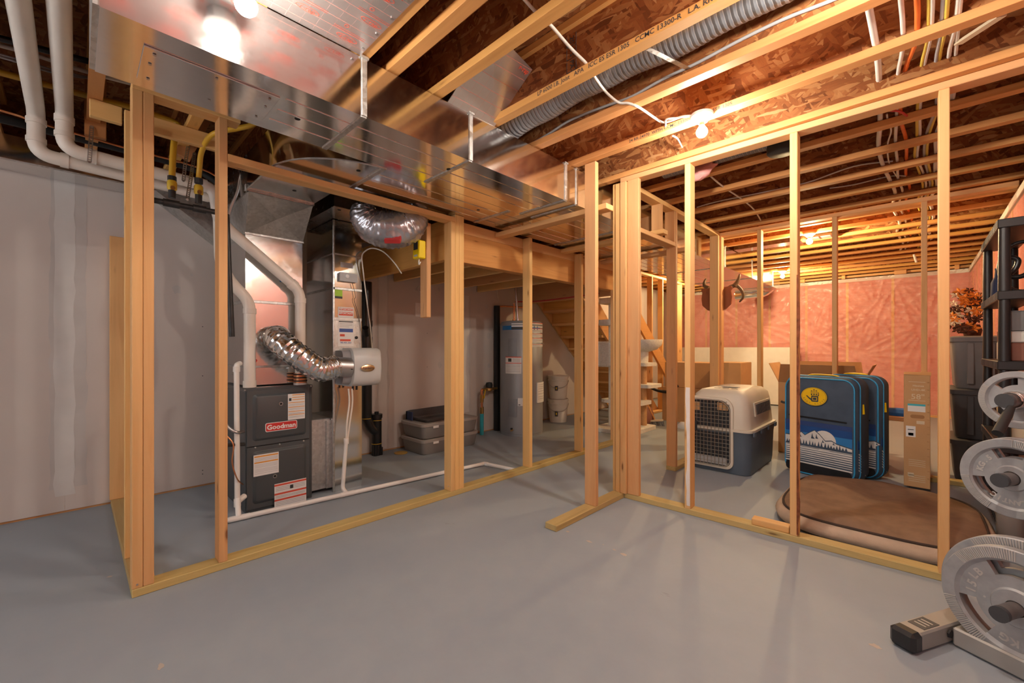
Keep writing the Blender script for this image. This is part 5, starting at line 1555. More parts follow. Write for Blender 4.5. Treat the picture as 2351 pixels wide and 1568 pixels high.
for k in range(1, 17):
    z = dz0 + (dz1 - dz0) * k / 17
    MB().cyl((dx0 + .002, dyf - .012, z), (dx1 - .002, dyf - .012, z), .0027, n=5).build('wire', 'wire', gdo)
MB().box(dx0 + .055, dx0 + .10, dyf - .024, dyf - .010, .36, .45, .005).build('latch', 'kennel_dark', gdo, smooth=0)
for (za, zb) in ((.45, .60), (.36, .10)):
    MB().tube([(dx0 + .078, dyf - .018, za), (dx0 + .078, dyf - .018, za + (zb - za) * .15), (dx0 + .066, dyf - .018, za + (zb - za) * .25), (dx0 + .066, dyf - .018, zb)], .004, 6).build('latch_rod', 'wire', gdo)
# side vent, clips, top handle
sv = MB(); sv.obox((KX1 - .028, 4.50, .57), (0, 1, 0), (-.10, 0, .995), (.995, 0, .10), .27, .062, .006, .002)
sv.build('side_vent_frame', 'kennel_tan', kn, smooth=0)
sv = MB(); sv.obox((KX1 - .0235, 4.50, .57), (0, 1, 0), (-.10, 0, .995), (.995, 0, .10), .245, .046, .004)
svo = sv.build('side_vent', 'tote_grey', kn, smooth=0)
for k in range(14):
    MB().obox((KX1 - .019, 4.28 + .034 * k, .57), (0, 1, 0), (-.10, 0, .995), (.995, 0, .10), .003, .046, .003).build('vent_bar', 'tote_dark', svo, smooth=0)
for y in (4.12, 4.35, 4.60, 4.85):
    MB().box(KX1 + .001, KX1 + .014, y - .05, y + .01, ZM - .03, ZM + .01, .003).build('clip', 'kennel_navy', kn, smooth=0)
MB().box(KX0 + .24, KX0 + .36, 4.32, 4.42, .747, .751).build('handle_recess', 'kennel_dark', kn, smooth=0)
MB().box(KX0 + .22, KX0 + .38, 4.36, 4.38, .751, .757, .002).build('handle', 'kennel_tan', kn, smooth=0)
for k in range(3):
    MB().box(KX0 + .20 + .075 * k, KX0 + .25 + .075 * k, 4.215, 4.235, .7465, .750).build('top_slot', 'kennel_dark', kn, smooth=0)

# ---- board bags
def bag(origin, ang, label, W=.50, H=.86, D=.25):
    o = Vector(origin)
    t = thing('paddle_board_bag', label, 'bag', tuple(o), 'paddle board bags')
    ax = Vector((math.cos(ang), math.sin(ang), 0)); an = Vector((math.sin(ang), -math.cos(ang), 0)); az = Vector((0, 0, 1))
    P = lambda x, d, z: o + ax * x - an * d + az * z       # d is depth behind the front
    def ring(off, d, sag=0.0, r=.09):
        return [P(x, d + .03 * ((1 - z / H)) * 0, z + .004) for x, z in rrect(off, W - off, off * .6, H - off - sag, r, 7)]
    m = MB(); loft(m, [ring(.022, 0), ring(.006, .012), ring(-.004, .05), ring(-.012, D * .5), ring(-.004, D * .85), ring(.02, D)])
    for i, v in enumerate(m.v):
        v = Vector(v); m.v[i] = tuple(v + ax * .006 * math.sin(v.z * 9) - an * .006 * math.sin(v.z * 7 + v.x * 4))
    m.build('body', 'bag_navy', t, 60)
    fr = .0075
    F = lambda x, z, e=0.0: P(x, -fr - e, z)
    def wob(z): return 0
    def panel(nm, poly, e, mat):
        m = MB(); m.prism(poly, P(0, -fr - e + .0012, 0), ax, az, .0014)
        return m.build(nm, mat, t, smooth=0)
    panel('black_base', rrect(.024, W - .024, .02, .10, .03), 0, 'bag_black')
    panel('stripe_block', [(.022, .10), (W - .022, .10), (W - .022, .30), (.022, .30)], 0.0, 'bag_white')
    for k in range(8):
        th = .0035 + .0012 * (7 - k)
        panel('stripe', [(.022, .112 + .019 * k), (W - .022, .112 + .019 * k), (W - .022, .112 + .019 * k + th), (.022, .112 + .019 * k + th)], .0012, 'bag_navy')
    panel('blue_band', [(.022, .30), (W - .022, .30), (W - .022, .375), (.022, .375)], 0, 'bag_blue_light')
    panel('blue_band', [(.022, .375), (W - .022, .375), (W - .022, .435), (.022, .435)], 0, 'bag_blue')
    panel('blue_band', [(.022, .435), (W - .022, .435), (W - .022, .475), (.022, .475)], 0, 'bag_blue_mid')
    panel('sun', [(W * .60 + .088 * math.cos(a), .325 + .088 * math.sin(a)) for a in [2 * math.pi * i / 28 for i in range(28)] if True], .0012, 'bag_white')
    mt = [(.022, .28), (.022, .335), (.07, .335), (.10, .35), (.125, .345), (.155, .375), (.185, .35), (.23, .385), (.262, .405), (.30, .375), (.345, .325), (.39, .335), (.43, .315), (W - .022, .295), (W - .022, .28)]
    panel('mountain_outline', [(x, z + .005) for x, z in mt], .0018, 'bag_navy')
    panel('mountains', [(x, z - .003 if z > .29 else z) for x, z in mt], .0026, 'bag_white')
    for (x, z, w, h) in ((.235, .33, .03, .05), (.27, .335, .022, .045), (.14, .33, .02, .03), (.32, .31, .02, .025), (.40, .305, .02, .02)):
        panel('mountain_shade', [(x, z), (x + w * .3, z + h), (x + w * .5, z + h * .4), (x + w, z)], .0032, 'bag_navy')
    q = random.Random(4)
    tp = [(.022, .255)]
    x = .03
    while x < W - .05:
        h = q.uniform(.018, .045); w = q.uniform(.014, .022)
        tp += [(x, .272), (x + w / 2, .272 + h), (x + w, .272)]; x += w + q.uniform(.0, .012)
    tp += [(W - .022, .272), (W - .022, .255)]
    panel('tree_line', tp, .0036, 'bag_navy')
    # zipped pocket, piping and badge
    m = MB(); m.bar(F(.05, .515, .001), F(W - .06, .505, .001), .006, .011, az); m.build('pocket_zip', 'bag_black', t, smooth=0)
    for off, mat, rr, d in ((.012, 'bag_sky', .006, .000), (-.006, 'bag_sky', .0045, .055)):
        pts = [P(x, d, z + .004) for x, z in rrect(off, W - off, off * .6, H - off, .088, 7)]
        pts.append(pts[0])
        m = MB(); m.tube(pts, rr, 6)
        for i, v in enumerate(m.v):
            v = Vector(v); m.v[i] = tuple(v + ax * .006 * math.sin(v.z * 9) - an * .006 * math.sin(v.z * 7 + v.x * 4))
        m.build('piping', mat, t, 60)
    m = MB(); c = F(W * .46, .70, .002)
    el = lambda k: [(k * .105 * math.cos(a), k * .082 * math.sin(a)) for a in [2 * math.pi * i / 32 for i in range(32)]]
    m.prism(el(1.0), c, ax, az, .002, 0); m.prism(el(.965), c + an * .0008, ax, az, .002, 1); m.prism(el(.915), c + an * .0014, ax, az, .002, 0); m.prism(el(.895), c + an * .002, ax, az, .002, 1)
    c2 = c + an * .0035
    m.prism(rrect(-.020, .036, -.045, .008, .008), c2, ax, az, .001, 0)
    m.prism(rrect(-.010, .026, -.034, -.004, .004), c2 + an * .0006, ax, az, .001, 1)
    m.prism(rrect(-.006, .022, -.030, -.008, .003), c2 + an * .0012, ax, az, .001, 0)
    for (fx, fz, w, h) in ((-.022, .010, .011, .042), (-.003, .012, .011, .052), (.015, .012, .011, .044), (.031, .008, .010, .030)):
        m.prism(rrect(fx, fx + w, fz, fz + h, .004), c2, ax, az, .001, 0)
        m.prism(rrect(fx + .003, fx + w - .003, fz + .012, fz + h - .006, .002), c2 + an * .0006, ax, az, .001, 1)
    m.prism([(-.020, -.018), (-.020, -.036), (-.040, -.020), (-.062, .004), (-.052, .006), (-.036, -.010)], c2, ax, az, .001, 0)
    for i, chh in enumerate('BODY GLOVE'):
        a = math.radians(198 + 16 * i)
        if chh != ' ':
            ta = Vector((-math.sin(a), math.cos(a), 0))
            text_faces(m, chh, c2 + ax * .082 * math.cos(a) + az * .063 * math.sin(a), ax * (-math.sin(a)) + az * math.cos(a), ax * (-math.cos(a)) + az * (-math.sin(a)), .017, 0, .0012)
    m.build('badge', ['ink', 'badge_yellow'], t, smooth=0)
    # side strap tab, top handle and side stripes
    m = MB(); m.bar(P(W + .010, D * .35, .66), P(W + .014, D * .36, .58), .022, .006, (an + ax)); m.build('side_tab', 'badge_yellow', t, smooth=0)
    m = MB(); m.tube(smoothpath([P(W * .28, .10, H - .002), P(W * .32, .10, H + .018), P(W * .5, .10, H + .024), P(W * .68, .10, H + .018), P(W * .72, .10, H - .002)], 5), .012, 8, flat=.5); m.build('handle', 'badge_yellow', t, 60)
    m = MB()
    for k in range(7):
        m.bar(P(W + .0085, .03 + .0 * k, .125 + .022 * k), P(W + .0125, D * .55, .07 + .022 * k), .002, .008, az)
    m.build('side_stripes', 'bag_white', t, smooth=0)
    m = MB(); m.prism([(0, .30), (D * .55, .24), (D * .55, .26), (0, .37)], P(W + .008, .02, 0), -an, az, -.003); m.build('side_band', 'bag_blue', t, smooth=0)
    return t
f0 = onZ(1965, 1117)
ang1 = math.radians(-17)
bag((f0.x - .56 * math.cos(ang1), f0.y - .56 * math.sin(ang1), .002), ang1, 'navy board bag with yellow hand badge standing beside the dog crate', .56, .865, .245)
f2_ = onZ(2019, 1106)
ang2 = math.radians(-17)
bag((f2_.x - .42 * math.cos(ang2), f2_.y - .42 * math.sin(ang2), .002), ang2, 'second navy board bag standing behind the badge one by the carton', .42, .872, .19)

# ---- tall narrow carton
tv = thing('television_box', 'tall narrow brown carton with a 58 inch print and handle hole', 'box', (-.02, 4.75, 0))
TX0, TX1, TY = -.088, .062, 4.555
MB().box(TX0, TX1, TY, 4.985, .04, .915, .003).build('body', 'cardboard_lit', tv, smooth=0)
MB().box(TX0 + .03, TX1, TY + .03, 4.98, .0, .04).build('foam_foot', 'tote_dark', tv, smooth=0)
MB().add([(TX0, TY, .916), (TX1 + .005, TY, .912), (TX1 + .005, TY + .1, .935), (TX0, TY + .1, .93), (TX0, TY, .920), (TX1 + .005, TY, .916), (TX1 + .005, TY + .1, .939), (TX0, TY + .1, .934)], [(0, 3, 2, 1), (4, 5, 6, 7), (0, 1, 5, 4), (1, 2, 6, 5), (2, 3, 7, 6), (3, 0, 4, 7)]).build('flap', 'cardboard', tv, smooth=0)
m = MB(); mats = ['paper', 'teal', 'ink', 'print_grey', 'cardboard_inside', 'beige']
ty = TY - .0006
def tt(s, x, z, size, mi, bold=0.0): text_faces(m, s, (x, ty, z), (1, 0, 0), (0, 0, 1), size, mi, .0004, True, bold)
tt('UHD-4K', -.005, .80, .022, 5, .0004); tt('58"', -.008, .745, .058, 5, .0004); tt('Hisense', -.005, .832, .020, 5, .0006)
def rc_(x0, x1, z0, z1, mi): m.box(x0, x1, ty - .0004, TY, z0, z1, 0, mi)
rc_(-.065, .035, .675, .69, 1); rc_(-.065, .035, .63, .675, 0)
rc_(-.075, -.02, .43, .515, 0); rc_(-.062, -.032, .44, .462, 2); rc_(-.065, -.03, .485, .49, 2)
rc_(-.015, .03, .535, .56, 5)
for z in (.86, .715, .25, .235, .22, .205, .13, .115, .10, .085): rc_(-.06, .035, z, z + .004, 5)
rc_(-.065, -.03, .12, .15, 5)
m.build('print', mats, tv, smooth=0)['kind'] = 'stuff'
m = MB(); m.prism(rrect(-.05, .03, .578, .606, .0135), (0, TY - .0008, 0), (1, 0, 0), (0, 0, 1), .0006); m.build('handle_hole', 'cardboard_inside', tv, smooth=0)
for k in range(14):
    MB().lathe([(.006, 0), (.004, .003)], (TX1 - .012, TY, .12 + .057 * k), 8, (0, -1, 0)).build('staple_dimple', 'cardboard_lit', tv)
sb = MB().box(-.14, .02, 5.35, 5.7, .0, .50, .006).build('small_table', 'wood_x', None, smooth=0)
bpy.data.objects.remove(sb)
ot = thing('small_table', 'small pale wooden stool behind the television carton', 'stool', (-.1, 5.35, 0))
MB().box(-.26, .00, 5.2, 5.46, .46, .50, .004).build('top', 'wood_x', ot, smooth=0)
for (x, y) in ((-.25, 5.21), (-.03, 5.21), (-.25, 5.43), (-.03, 5.43)):
    MB().box(x, x + .03, y, y + .03, 0, .46, .003).build('leg', 'wood_z', ot, smooth=0)
o = MB(); loft(o, [[(-.13 + .11 * s * math.cos(a), 5.33 + .1 * s * math.sin(a), z) for a in [2 * math.pi * i / 14 for i in range(14)]] for z, s in ((.501, .9), (.53, 1), (.56, .8), (.565, .3))])
tag(o.build('folded_cloth', 'blue', None, 50), 'bright blue cloth lying on the small stool', 'cloth')

# ---- dog bed
db = thing('dog_bed', 'large brown dog bed with tan sides on the floor', 'dog bed', (-.15, 3.66, 0))
def bedring(off, z, wav=0.0):
    P = []
    for i in range(56):
        a = 2 * math.pi * i / 56
        ca, sa = math.cos(a), math.sin(a)
        e = .55
        x = -.20 + (.520 - off) * math.copysign(abs(ca) ** e, ca)
        y = 3.645 + (.62 - off) * math.copysign(abs(sa) ** e, sa)
        P.append((x, y, z + wav * (math.sin(3 * a) + .6 * math.sin(7 * a + 1))))
    return P
m = MB(); loft(m, [bedring(.05, .002), bedring(.01, .025), bedring(.0, .055), bedring(.02, .085), bedring(.045, .098)]); m.build('side_wall', 'bed_tan', db, 60)
pr_ = bedring(.043, .100); m = MB(); m.tube([Vector(p) for p in pr_] + [Vector(pr_[0])], .008, 6); m.build('piping', 'piping_dark', db, 60)
m = MB()
rings = [bedring(.045, .099)]
for off, z in ((.06, .112), (.12, .125), (.18, .128), (.25, .122), (.32, .118), (.40, .115), (.47, .114), (.51, .114)):
    rings.append([(p[0], p[1], z + .016 * math.sin(p[0] * 9 + 1.5 * p[1]) * math.sin(p[1] * 7 + p[0] * 2) + .008 * math.sin(17 * p[0] - 6 * p[1])) for p in bedring(off, 0)])
loft(m, rings); m.build('cushion', 'bed_brown', db, 80)

# ---- spare block on the plate
x0 = -.745; 
sk_ = skewbox('lumber_offcut', None, x0, x0 + .197, .014, .080, .0385, .0765, 'wood_x')
tag(sk_, 'short pale lumber offcut lying on the bottom plate beside a stud', 'lumber')

# ---- antler plaque
an_ = thing('antler_mount', 'brown shield plaque with antlers hung on the far corner studs', 'antler mount', (-1.68, 5.15, 1.75))
c = onY(1646, 684, 5.13)
sh = [(0, .17), (.03, .14), (.09, .115), (.155, .12), (.17, .10), (.155, .07), (.165, .0), (.155, -.08), (.10, -.135), (.03, -.165), (0, -.175)]
poly = [(x, z) for x, z in sh] + [(-x, z) for x, z in sh[::-1] if x > 0]
m = MB(); m.prism(poly, (c.x, 5.13, c.z), (1, 0, 0), (0, 0, 1), .022); m.build('plaque', 'plaque', an_, smooth=0)
def antler(px, nm='antler'):
    pts = [onY(p[0], p[1], 5.2 + .02 * i) for i, p in enumerate(px)]
    pth = smoothpath(pts, 6); n = len(pth)
    return MB().tube(pth, .02, 10, True, 0, [.024 * (1 - .75 * i / (n - 1)) + .003 for i in range(n)])
antler([(1668, 665), (1682, 657), (1693, 657), (1703, 668), (1706, 682), (1698, 693)]).build('antler', 'antler', an_, 60)
antler([(1685, 657), (1692, 648), (1697, 636), (1698, 630)]).build('tine', 'antler', an_, 60)
antler([(1628, 662), (1618, 657), (1617, 648), (1621, 640)]).build('antler', 'antler', an_, 60)
# ================================================================ right hand side
# ---- black resin shelf
SX0, SX1, SY0, SY1 = .334, .515, 3.80, 4.70
shf = thing('shelving_unit', 'black plastic shelving unit against the side wall', 'shelf', (.43, 4.25, 0))
LV = (1.89, 1.465, 1.05, .56, .12)
for z in LV:
    d = MB().box(SX0, SX1, SY0, SY1, z - .052, z, .004).build('shelf_panel', 'shelf_black', shf, smooth=0)
    for k in range(18):
        y = SY0 + .03 + (SY1 - SY0 - .06) * k / 17
        MB().box(SX0 - .003, SX0, y - .008, y + .008, z - .046, z - .006).build('rib', 'shelf_black', d, smooth=0)
for (x, y) in ((SX0 + .03, SY0 + .03), (SX0 + .03, SY1 - .03), (SX1 - .03, SY0 + .03), (SX1 - .03, SY1 - .03)):
    for i in range(len(LV)):
        z1 = LV[i] - .052; z0 = LV[i + 1] if i + 1 < len(LV) else 0
        MB().cyl((x, y, z0), (x, y, z1), .027, .024, 14).build('post', 'shelf_black', shf)
# things on the shelf
wr = thing('metal_wreath', 'black openwork metal ring standing on the top of the shelf', 'decoration', (.45, 4.0, 1.466))
cw = Vector((.452, 3.98, 1.466 + .155))
MB().tube([cw + Vector((.095 * math.cos(a), 0, .15 * math.sin(a))) for a in [2 * math.pi * i / 32 for i in range(33)]], .011, 8).build('ring', 'abs', wr, 60)
MB().tube(smoothpath([cw + Vector(p) for p in ((-.07, 0, .03), (-.05, 0, .06), (-.02, 0, .04), (-.03, 0, -.01), (-.06, 0, -.05), (-.01, 0, -.06), (.03, 0, -.03), (.05, 0, .03), (.03, 0, .09))], 6), .014, 8).build('scroll', 'abs', wr, 60)
o = MB().lathe([(.035, 0), (.038, .02), (.036, .12), (.02, .16), (.016, .2), (.018, .22)], (.40, 4.50, 1.466), 16).build('tall_bottle', 'navy', None, 50)
tag(o, 'tall dark blue bottle on the top level of the shelf', 'bottle')
for k, (mt, w, h) in enumerate((('book_b', .03, .20), ('book_a', .028, .18), ('book_c', .022, .19))):
    o = MB().box(.385 + .002, .50, 4.30 + .05 * k, 4.30 + .05 * k + w, 1.051, 1.051 + h, .003).build('book', mt, None, smooth=0)
    tag(o, ('grey book', 'yellow book', 'dark red book')[k] + ' standing upright on the middle shelf', 'book', 'books on the middle shelf')
o = carton('wooden_box', 'reddish wooden box at the bottom of the pile on the middle shelf', .365, .505, 3.87, 4.12, 1.051, 1.155, 'book_c', False)
o = carton('lid_box', 'white lidded box on the reddish wooden box', .365, .505, 3.87, 4.12, 1.161, 1.222, 'offwhite', False)
o = carton('black_carton', 'black box on top of the white lidded box', .370, .505, 3.87, 4.12, 1.228, 1.345, 'tote_grey', False)
o = carton('white_carton', 'small white box beside the upright books', .372, .49, 4.14, 4.27, 1.051, 1.165, 'offwhite', False)
tb = thing('lidded_tote', 'beige plastic tote with a lid on the lower shelf', 'tote', (.43, 4.1, .562))
m = MB(); loft(m, [[(p[0], p[1], z) for p in rrect(.362 + o_, .508 - o_, 3.835 + o_, 4.30 - o_, .03)] for z, o_ in ((.562, .02), (.82, .0))]); m.build('tub', 'beige', tb, 50)
m = MB(); loft(m, [[(p[0], p[1], z) for p in rrect(.356 + o_, .513 - o_, 3.83 + o_, 4.305 - o_, .035)] for z, o_ in ((.822, .0), (.845, -.003), (.85, .01))]); m.build('lid', 'beige', tb, 50)

# ---- grey totes and autumn flowers
def tote(x0, x1, y0, y1, z0, h, label, mat='tote_grey'):
    t = thing('storage_tote', label, 'tote', ((x0 + x1) / 2, (y0 + y1) / 2, z0), 'grey storage totes')
    m = MB(); loft(m, [[(p[0], p[1], z0 + dz) for p in rrect(x0 + o_, x1 - o_, y0 + o_, y1 - o_, .05)] for dz, o_ in ((0, .045), (.015, .035), (h - .05, .012))]); m.build('tub', mat, t, 45)
    m = MB(); loft(m, [[(p[0], p[1], z0 + dz) for p in rrect(x0 + o_, x1 - o_, y0 + o_, y1 - o_, .055)] for dz, o_ in ((h - .048, .0), (h - .012, -.004), (h, .02), (h - .006, .05))]); m.build('lid', mat, t, 45)
    for k in range(2):
        xx = x0 + (x1 - x0) * (.38 + .36 * k)
        MB().box(xx - .02, xx + .02, y0 + .006, y0 + .022, z0 + .04, z0 + h - .06, .004).build('rib', mat, t, smooth=0)
    return t
TXA, TXB, TYA, TYB = .185, .505, 5.14, 5.66
o = tote(TXA, TXB, TYA, TYB, 0, .365, 'low black tote on the floor under two grey totes', 'tote_dark')
tote(TXA, TXB, TYA, TYB, .366, .42, 'dark grey tote in the middle of the stack by the shelf', 'tote_dark')
tote(TXA, TXB, TYA, TYB, .787, .44, 'grey lidded tote on top of the stack holding autumn flowers')
fa = thing('autumn_flowers', 'bunch of orange and cream dried autumn flowers on a tote', 'flowers', (.30, 5.35, 1.228))
q = random.Random(21)
MB().lathe([(.05, 0), (.06, .05), (.045, .1)], (.33, 5.38, 1.228), 14).build('pot', 'leaf_brown', fa, 50)
for k in range(64):
    h = q.random(); a = q.uniform(0, 6.3)
    c = Vector((.285 + q.uniform(-.10, .09) * (1.1 - .6 * h), 5.34 + q.uniform(-.09, .09), 1.27 + .36 * h))
    mat = 'leaf_orange' if k % 3 == 0 else ('leaf_cream' if k % 3 == 1 else 'leaf_brown')
    if c.x > .33: mat = 'leaf_brown' if k % 4 else 'leaf_orange'
    m = MB()
    r = q.uniform(.016, .030)
    for j in range(5):
        b_ = a + j * 1.257
        u = Vector((math.cos(b_), math.sin(b_) * .5, math.sin(b_) * .8)); w_ = Vector((-math.sin(b_), .3, math.cos(b_))).normalized()
        m.add([c, c + u * r + w_ * r * .5, c + u * r * 2 + Vector((0, -.006, 0)), c + u * r - w_ * r * .5, c + u * r + Vector((0, -.008, 0))], [(0, 1, 4), (1, 2, 4), (2, 3, 4), (3, 0, 4)])
    m.build('petal_head', mat, fa, smooth=0)
m = MB()
for k in range(14):
    m.tube([(.33, 5.38, 1.30), (.33 + q.uniform(-.06, .08), 5.36 + q.uniform(-.06, .06), 1.45), (.33 + q.uniform(-.12, .10), 5.34 + q.uniform(-.08, .08), 1.6)], .003, 4)
m.build('twigs', 'leaf_brown', fa, 60)['kind'] = 'stuff'
jr = thing('treat_jar', 'clear jar of treats with a bright orange lid on the floor', 'jar', (.378, 3.72, 0))
cj = onZ(2290, 1225); cj = Vector((.378, 3.72, 0))
MB().lathe([(.05, .001), (.058, .01), (.058, .19), (.05, .205)], cj, 24).build('glass', 'jar_clear', jr, 45)
MB().lathe([(.046, .006), (.054, .012), (.054, .15), (.03, .165)], cj, 20).build('treats', 'leaf_brown', jr, 45)
MB().lathe([(.062, .206), (.062, .262), (.056, .268)], cj, 24).build('lid', 'orange', jr, 45)

# ---- weight tree
D = Vector((.47, .883, 0)).normalized()            # the pegs run along this, plates face -D
E_ = Vector((D.y, -D.x, 0))
def polar_plate(mb, c, R_, prof, slots, n=72, depth=.028, mi=0):
    """prof: [(radius, proud)] from the bore outward; slots: list of (a0, a1, i0, i1) missing cells (indices into prof)"""
    c = Vector(c); up = Vector((0, 0, 1)); sd = E_; fn = -D
    nr = len(prof)
    def P(i, k, front):
        a = 2 * math.pi * k / n
        r, h = prof[i]
        return c + (sd * math.cos(a) + up * math.sin(a)) * r + fn * (h if front else -h)
    vs = []; idx = {}
    for f in (1, 0):
        for i in range(nr):
            for k in range(n):
                idx[(f, i, k)] = len(vs); vs.append(P(i, k, f))
    def hole(i, k):
        if i < 0 or i >= nr - 1: return True
        a = (k + .5) / n * 360
        for a0, a1, i0, i1 in slots:
            if i0 <= i < i1 and ((a - a0) % 360) < (a1 - a0): return True
        return False
    fs = []
    for i in range(nr - 1):
        for k in range(n):
            if hole(i, k): continue
            k2 = (k + 1) % n
            fs.append((idx[(1, i, k)], idx[(1, i + 1, k)], idx[(1, i + 1, k2)], idx[(1, i, k2)]))
            fs.append((idx[(0, i, k2)], idx[(0, i + 1, k2)], idx[(0, i + 1, k)], idx[(0, i, k)]))
            if hole(i - 1, k): fs.append((idx[(1, i, k)], idx[(1, i, k2)], idx[(0, i, k2)], idx[(0, i, k)]))
            if hole(i + 1, k): fs.append((idx[(1, i + 1, k2)], idx[(1, i + 1, k)], idx[(0, i + 1, k)], idx[(0, i + 1, k2)]))
            if hole(i, (k - 1) % n): fs.append((idx[(1, i + 1, k)], idx[(1, i, k)], idx[(0, i, k)], idx[(0, i + 1, k)]))
            if hole(i, k2): fs.append((idx[(1, i, k2)], idx[(1, i + 1, k2)], idx[(0, i + 1, k2)], idx[(0, i, k2)]))
    mb.add(vs, fs, mi)
def plate(c, R_, label, marks, rot=0.0, ribs=((95, 140), (200, 245), (320, 365))):
    c = Vector(c)
    t = thing('weight_plate', label, 'weight plate', tuple(c), 'weight plates on the rack')
    w = .020 if R_ > .18 else .015
    prof = [(.026, w * .95), (R_ * .30, w * .95), (R_ * .33, w * .55), (R_ * .52, w * .5), (R_ * .62, w * .5), (R_ * .74, w * .5), (R_ * .76, w * .62), (R_ * .80, w), (R_ * .985, w), (R_, w * .82)]
    m = MB()
    slots = [(rot + s, rot + s + 52, 3, 6) for s in (40, 160, 280)]
    polar_plate(m, c, R_, prof, slots)
    m.build('disc', 'iron_grey', t, 30)
    up = Vector((0, 0, 1)); fn = -D
    for (a0, a1) in ribs:
        n = int((a1 - a0) / 1.9)
        for k in range(n):
            a = math.radians(rot + a0 + (a1 - a0) * k / n)
            u = E_ * math.cos(a) + up * math.sin(a); v = E_ * -math.sin(a) + up * math.cos(a)
            MB().obox(c + u * R_ * .895 + fn * (w + .0008), u, v, fn, R_ * .088, R_ * .008, .0014).build('grip_rib', 'iron_light', t, smooth=0)
    for (s, ang, rr, size) in marks:
        tm = MB()
        for i, ch in enumerate(s):
            a = math.radians(ang - (i - (len(s) - 1) / 2) * math.degrees(size * .72 / (rr * R_)))
            u = E_ * math.cos(a) + up * math.sin(a); v = E_ * math.sin(a) - up * math.cos(a)
            if ch != ' ': text_faces(tm, ch, c + u * rr * R_ + fn * w * .5, v, u, size, 0, .0012, True, .0012)
        tm.build('raised_lettering', 'iron_light', t, smooth=0)
    return t
wt = thing('weight_tree', 'grey steel weight plate rack standing on a T shaped foot', 'weight rack', (.2, 2.35, 0))
e0 = onZ(2105, 1430, .072); 
foot0 = Vector((-.028, 2.185, .038)); foot1 = foot0 + D * .36
MB().bar(foot0, foot1, .075, .068, (0, 0, 1), .006).build('foot_tube', 'frame_grey', wt, smooth=0)
MB().bar(foot0 - D * .045, foot0 + D * .012, .083, .074, (0, 0, 1), .014).build('end_cap', 'shelf_black', wt, smooth=0)
pc = foot0 + D * .085 + Vector((0, 0, .0345))
MB().obox(pc, D, E_, (0, 0, 1), .045, .026, .0012).build('nameplate', 'tote_dark', wt, smooth=0)
for k in range(3):
    MB().obox(pc + D * (-.02 + .02 * k) + Vector((0, 0, .0014)), D, E_, (0, 0, 1), .003, .018, .0004).build('nameplate_line', 'iron_light', wt, smooth=0)
j0 = foot0 + D * .20 + E_ * .045
MB().bar(j0, j0 + E_ * .36, .068, .068, (0, 0, 1), .006).build('base_tube', 'frame_grey', wt, smooth=0)
MB().lathe([(.017, 0), (.016, .006), (.010, .008)], foot0 + D * .165 + E_ * .0385 + Vector((0, 0, .004)) + D * .0, 6, E_).build('bolt', 'rubber', wt)
px_ = foot0 + D * .22 + E_ * .30
MB().bar(Vector((px_.x, px_.y, .03)), Vector((px_.x, px_.y, 1.0)), .06, .06, D, .004).build('upright', 'frame_grey', wt, smooth=0)
LC = onD(2338, 1396, 1.455); UC = onD(2326, 1098, 1.60)
def peg(c, L0, L1, nm):
    MB().cyl(c - D * L0, c + D * L1, .024, n=20).build('peg', 'peg_steel', wt)
    MB().cyl(c - D * (L0 + .014), c - D * (L0 - .002), .0255, n=20).build('peg_cap', 'peg_dark', wt)
peg(LC, .10, .14, 'peg'); peg(UC, .075, .12, 'peg')
plate(LC, .200, 'large grey iron plate at the front of the low peg', [('15', 172, .58, .036), ('KG', 262, .60, .036), ('LB', 146, .62, .034), ('.', 182, .45, .04)], 30, ((60, 115), (165, 215)))
plate(LC + D * .052, .226, 'larger iron plate behind it on the low peg', [], 30, ((45, 100), (170, 220)))
plate(UC, .148, 'small grey iron plate on the upper peg of the rack', [('ATLANTIC', 276, .60, .024), ('KG.5', 152, .60, .026)], 30, ((160, 215), (30, 60)))
plate(UC + D * .04, .150, 'second small iron plate behind it on the upper peg', [], 30, ())
HC = onD(2310, 920, 1.62)
MB().cyl(HC - D * .0, HC + D * .16, .026, n=20).build('peg', 'peg_steel', wt)
MB().cyl(HC - D * .014, HC + D * .002, .0275, n=20).build('peg_cap', 'peg_dark', wt)
plate(HC + D * .085 + Vector((0, 0, 0)), .112, 'smallest iron plate on the top peg of the rack', [], 50, ((100, 190),))
cl = thing('spring_collar', 'chrome spring collar with a black rubber grip on the top peg', 'collar', tuple(HC))
k0 = onD(2322, 935, 1.60); k1 = onD(2290, 995, 1.56)
MB().tube([k0, k0.lerp(k1, .3), k1], .015, 12, True, 0, [.011, .015, .016]).build('grip', 'rubber', cl, 60)
MB().tube([HC + D * .03 + (E_ * math.cos(a) + Vector((0, 0, 1)) * math.sin(a)) * .031 + D * .0012 * i for i, a in enumerate([.5 * j for j in range(44)])], .0035, 6).build('coil', 'steel', cl, 60)
MB().tube([k0, HC + D * .03 + Vector((0, 0, -.031))], .006, 8).build('arm', 'steel', cl)
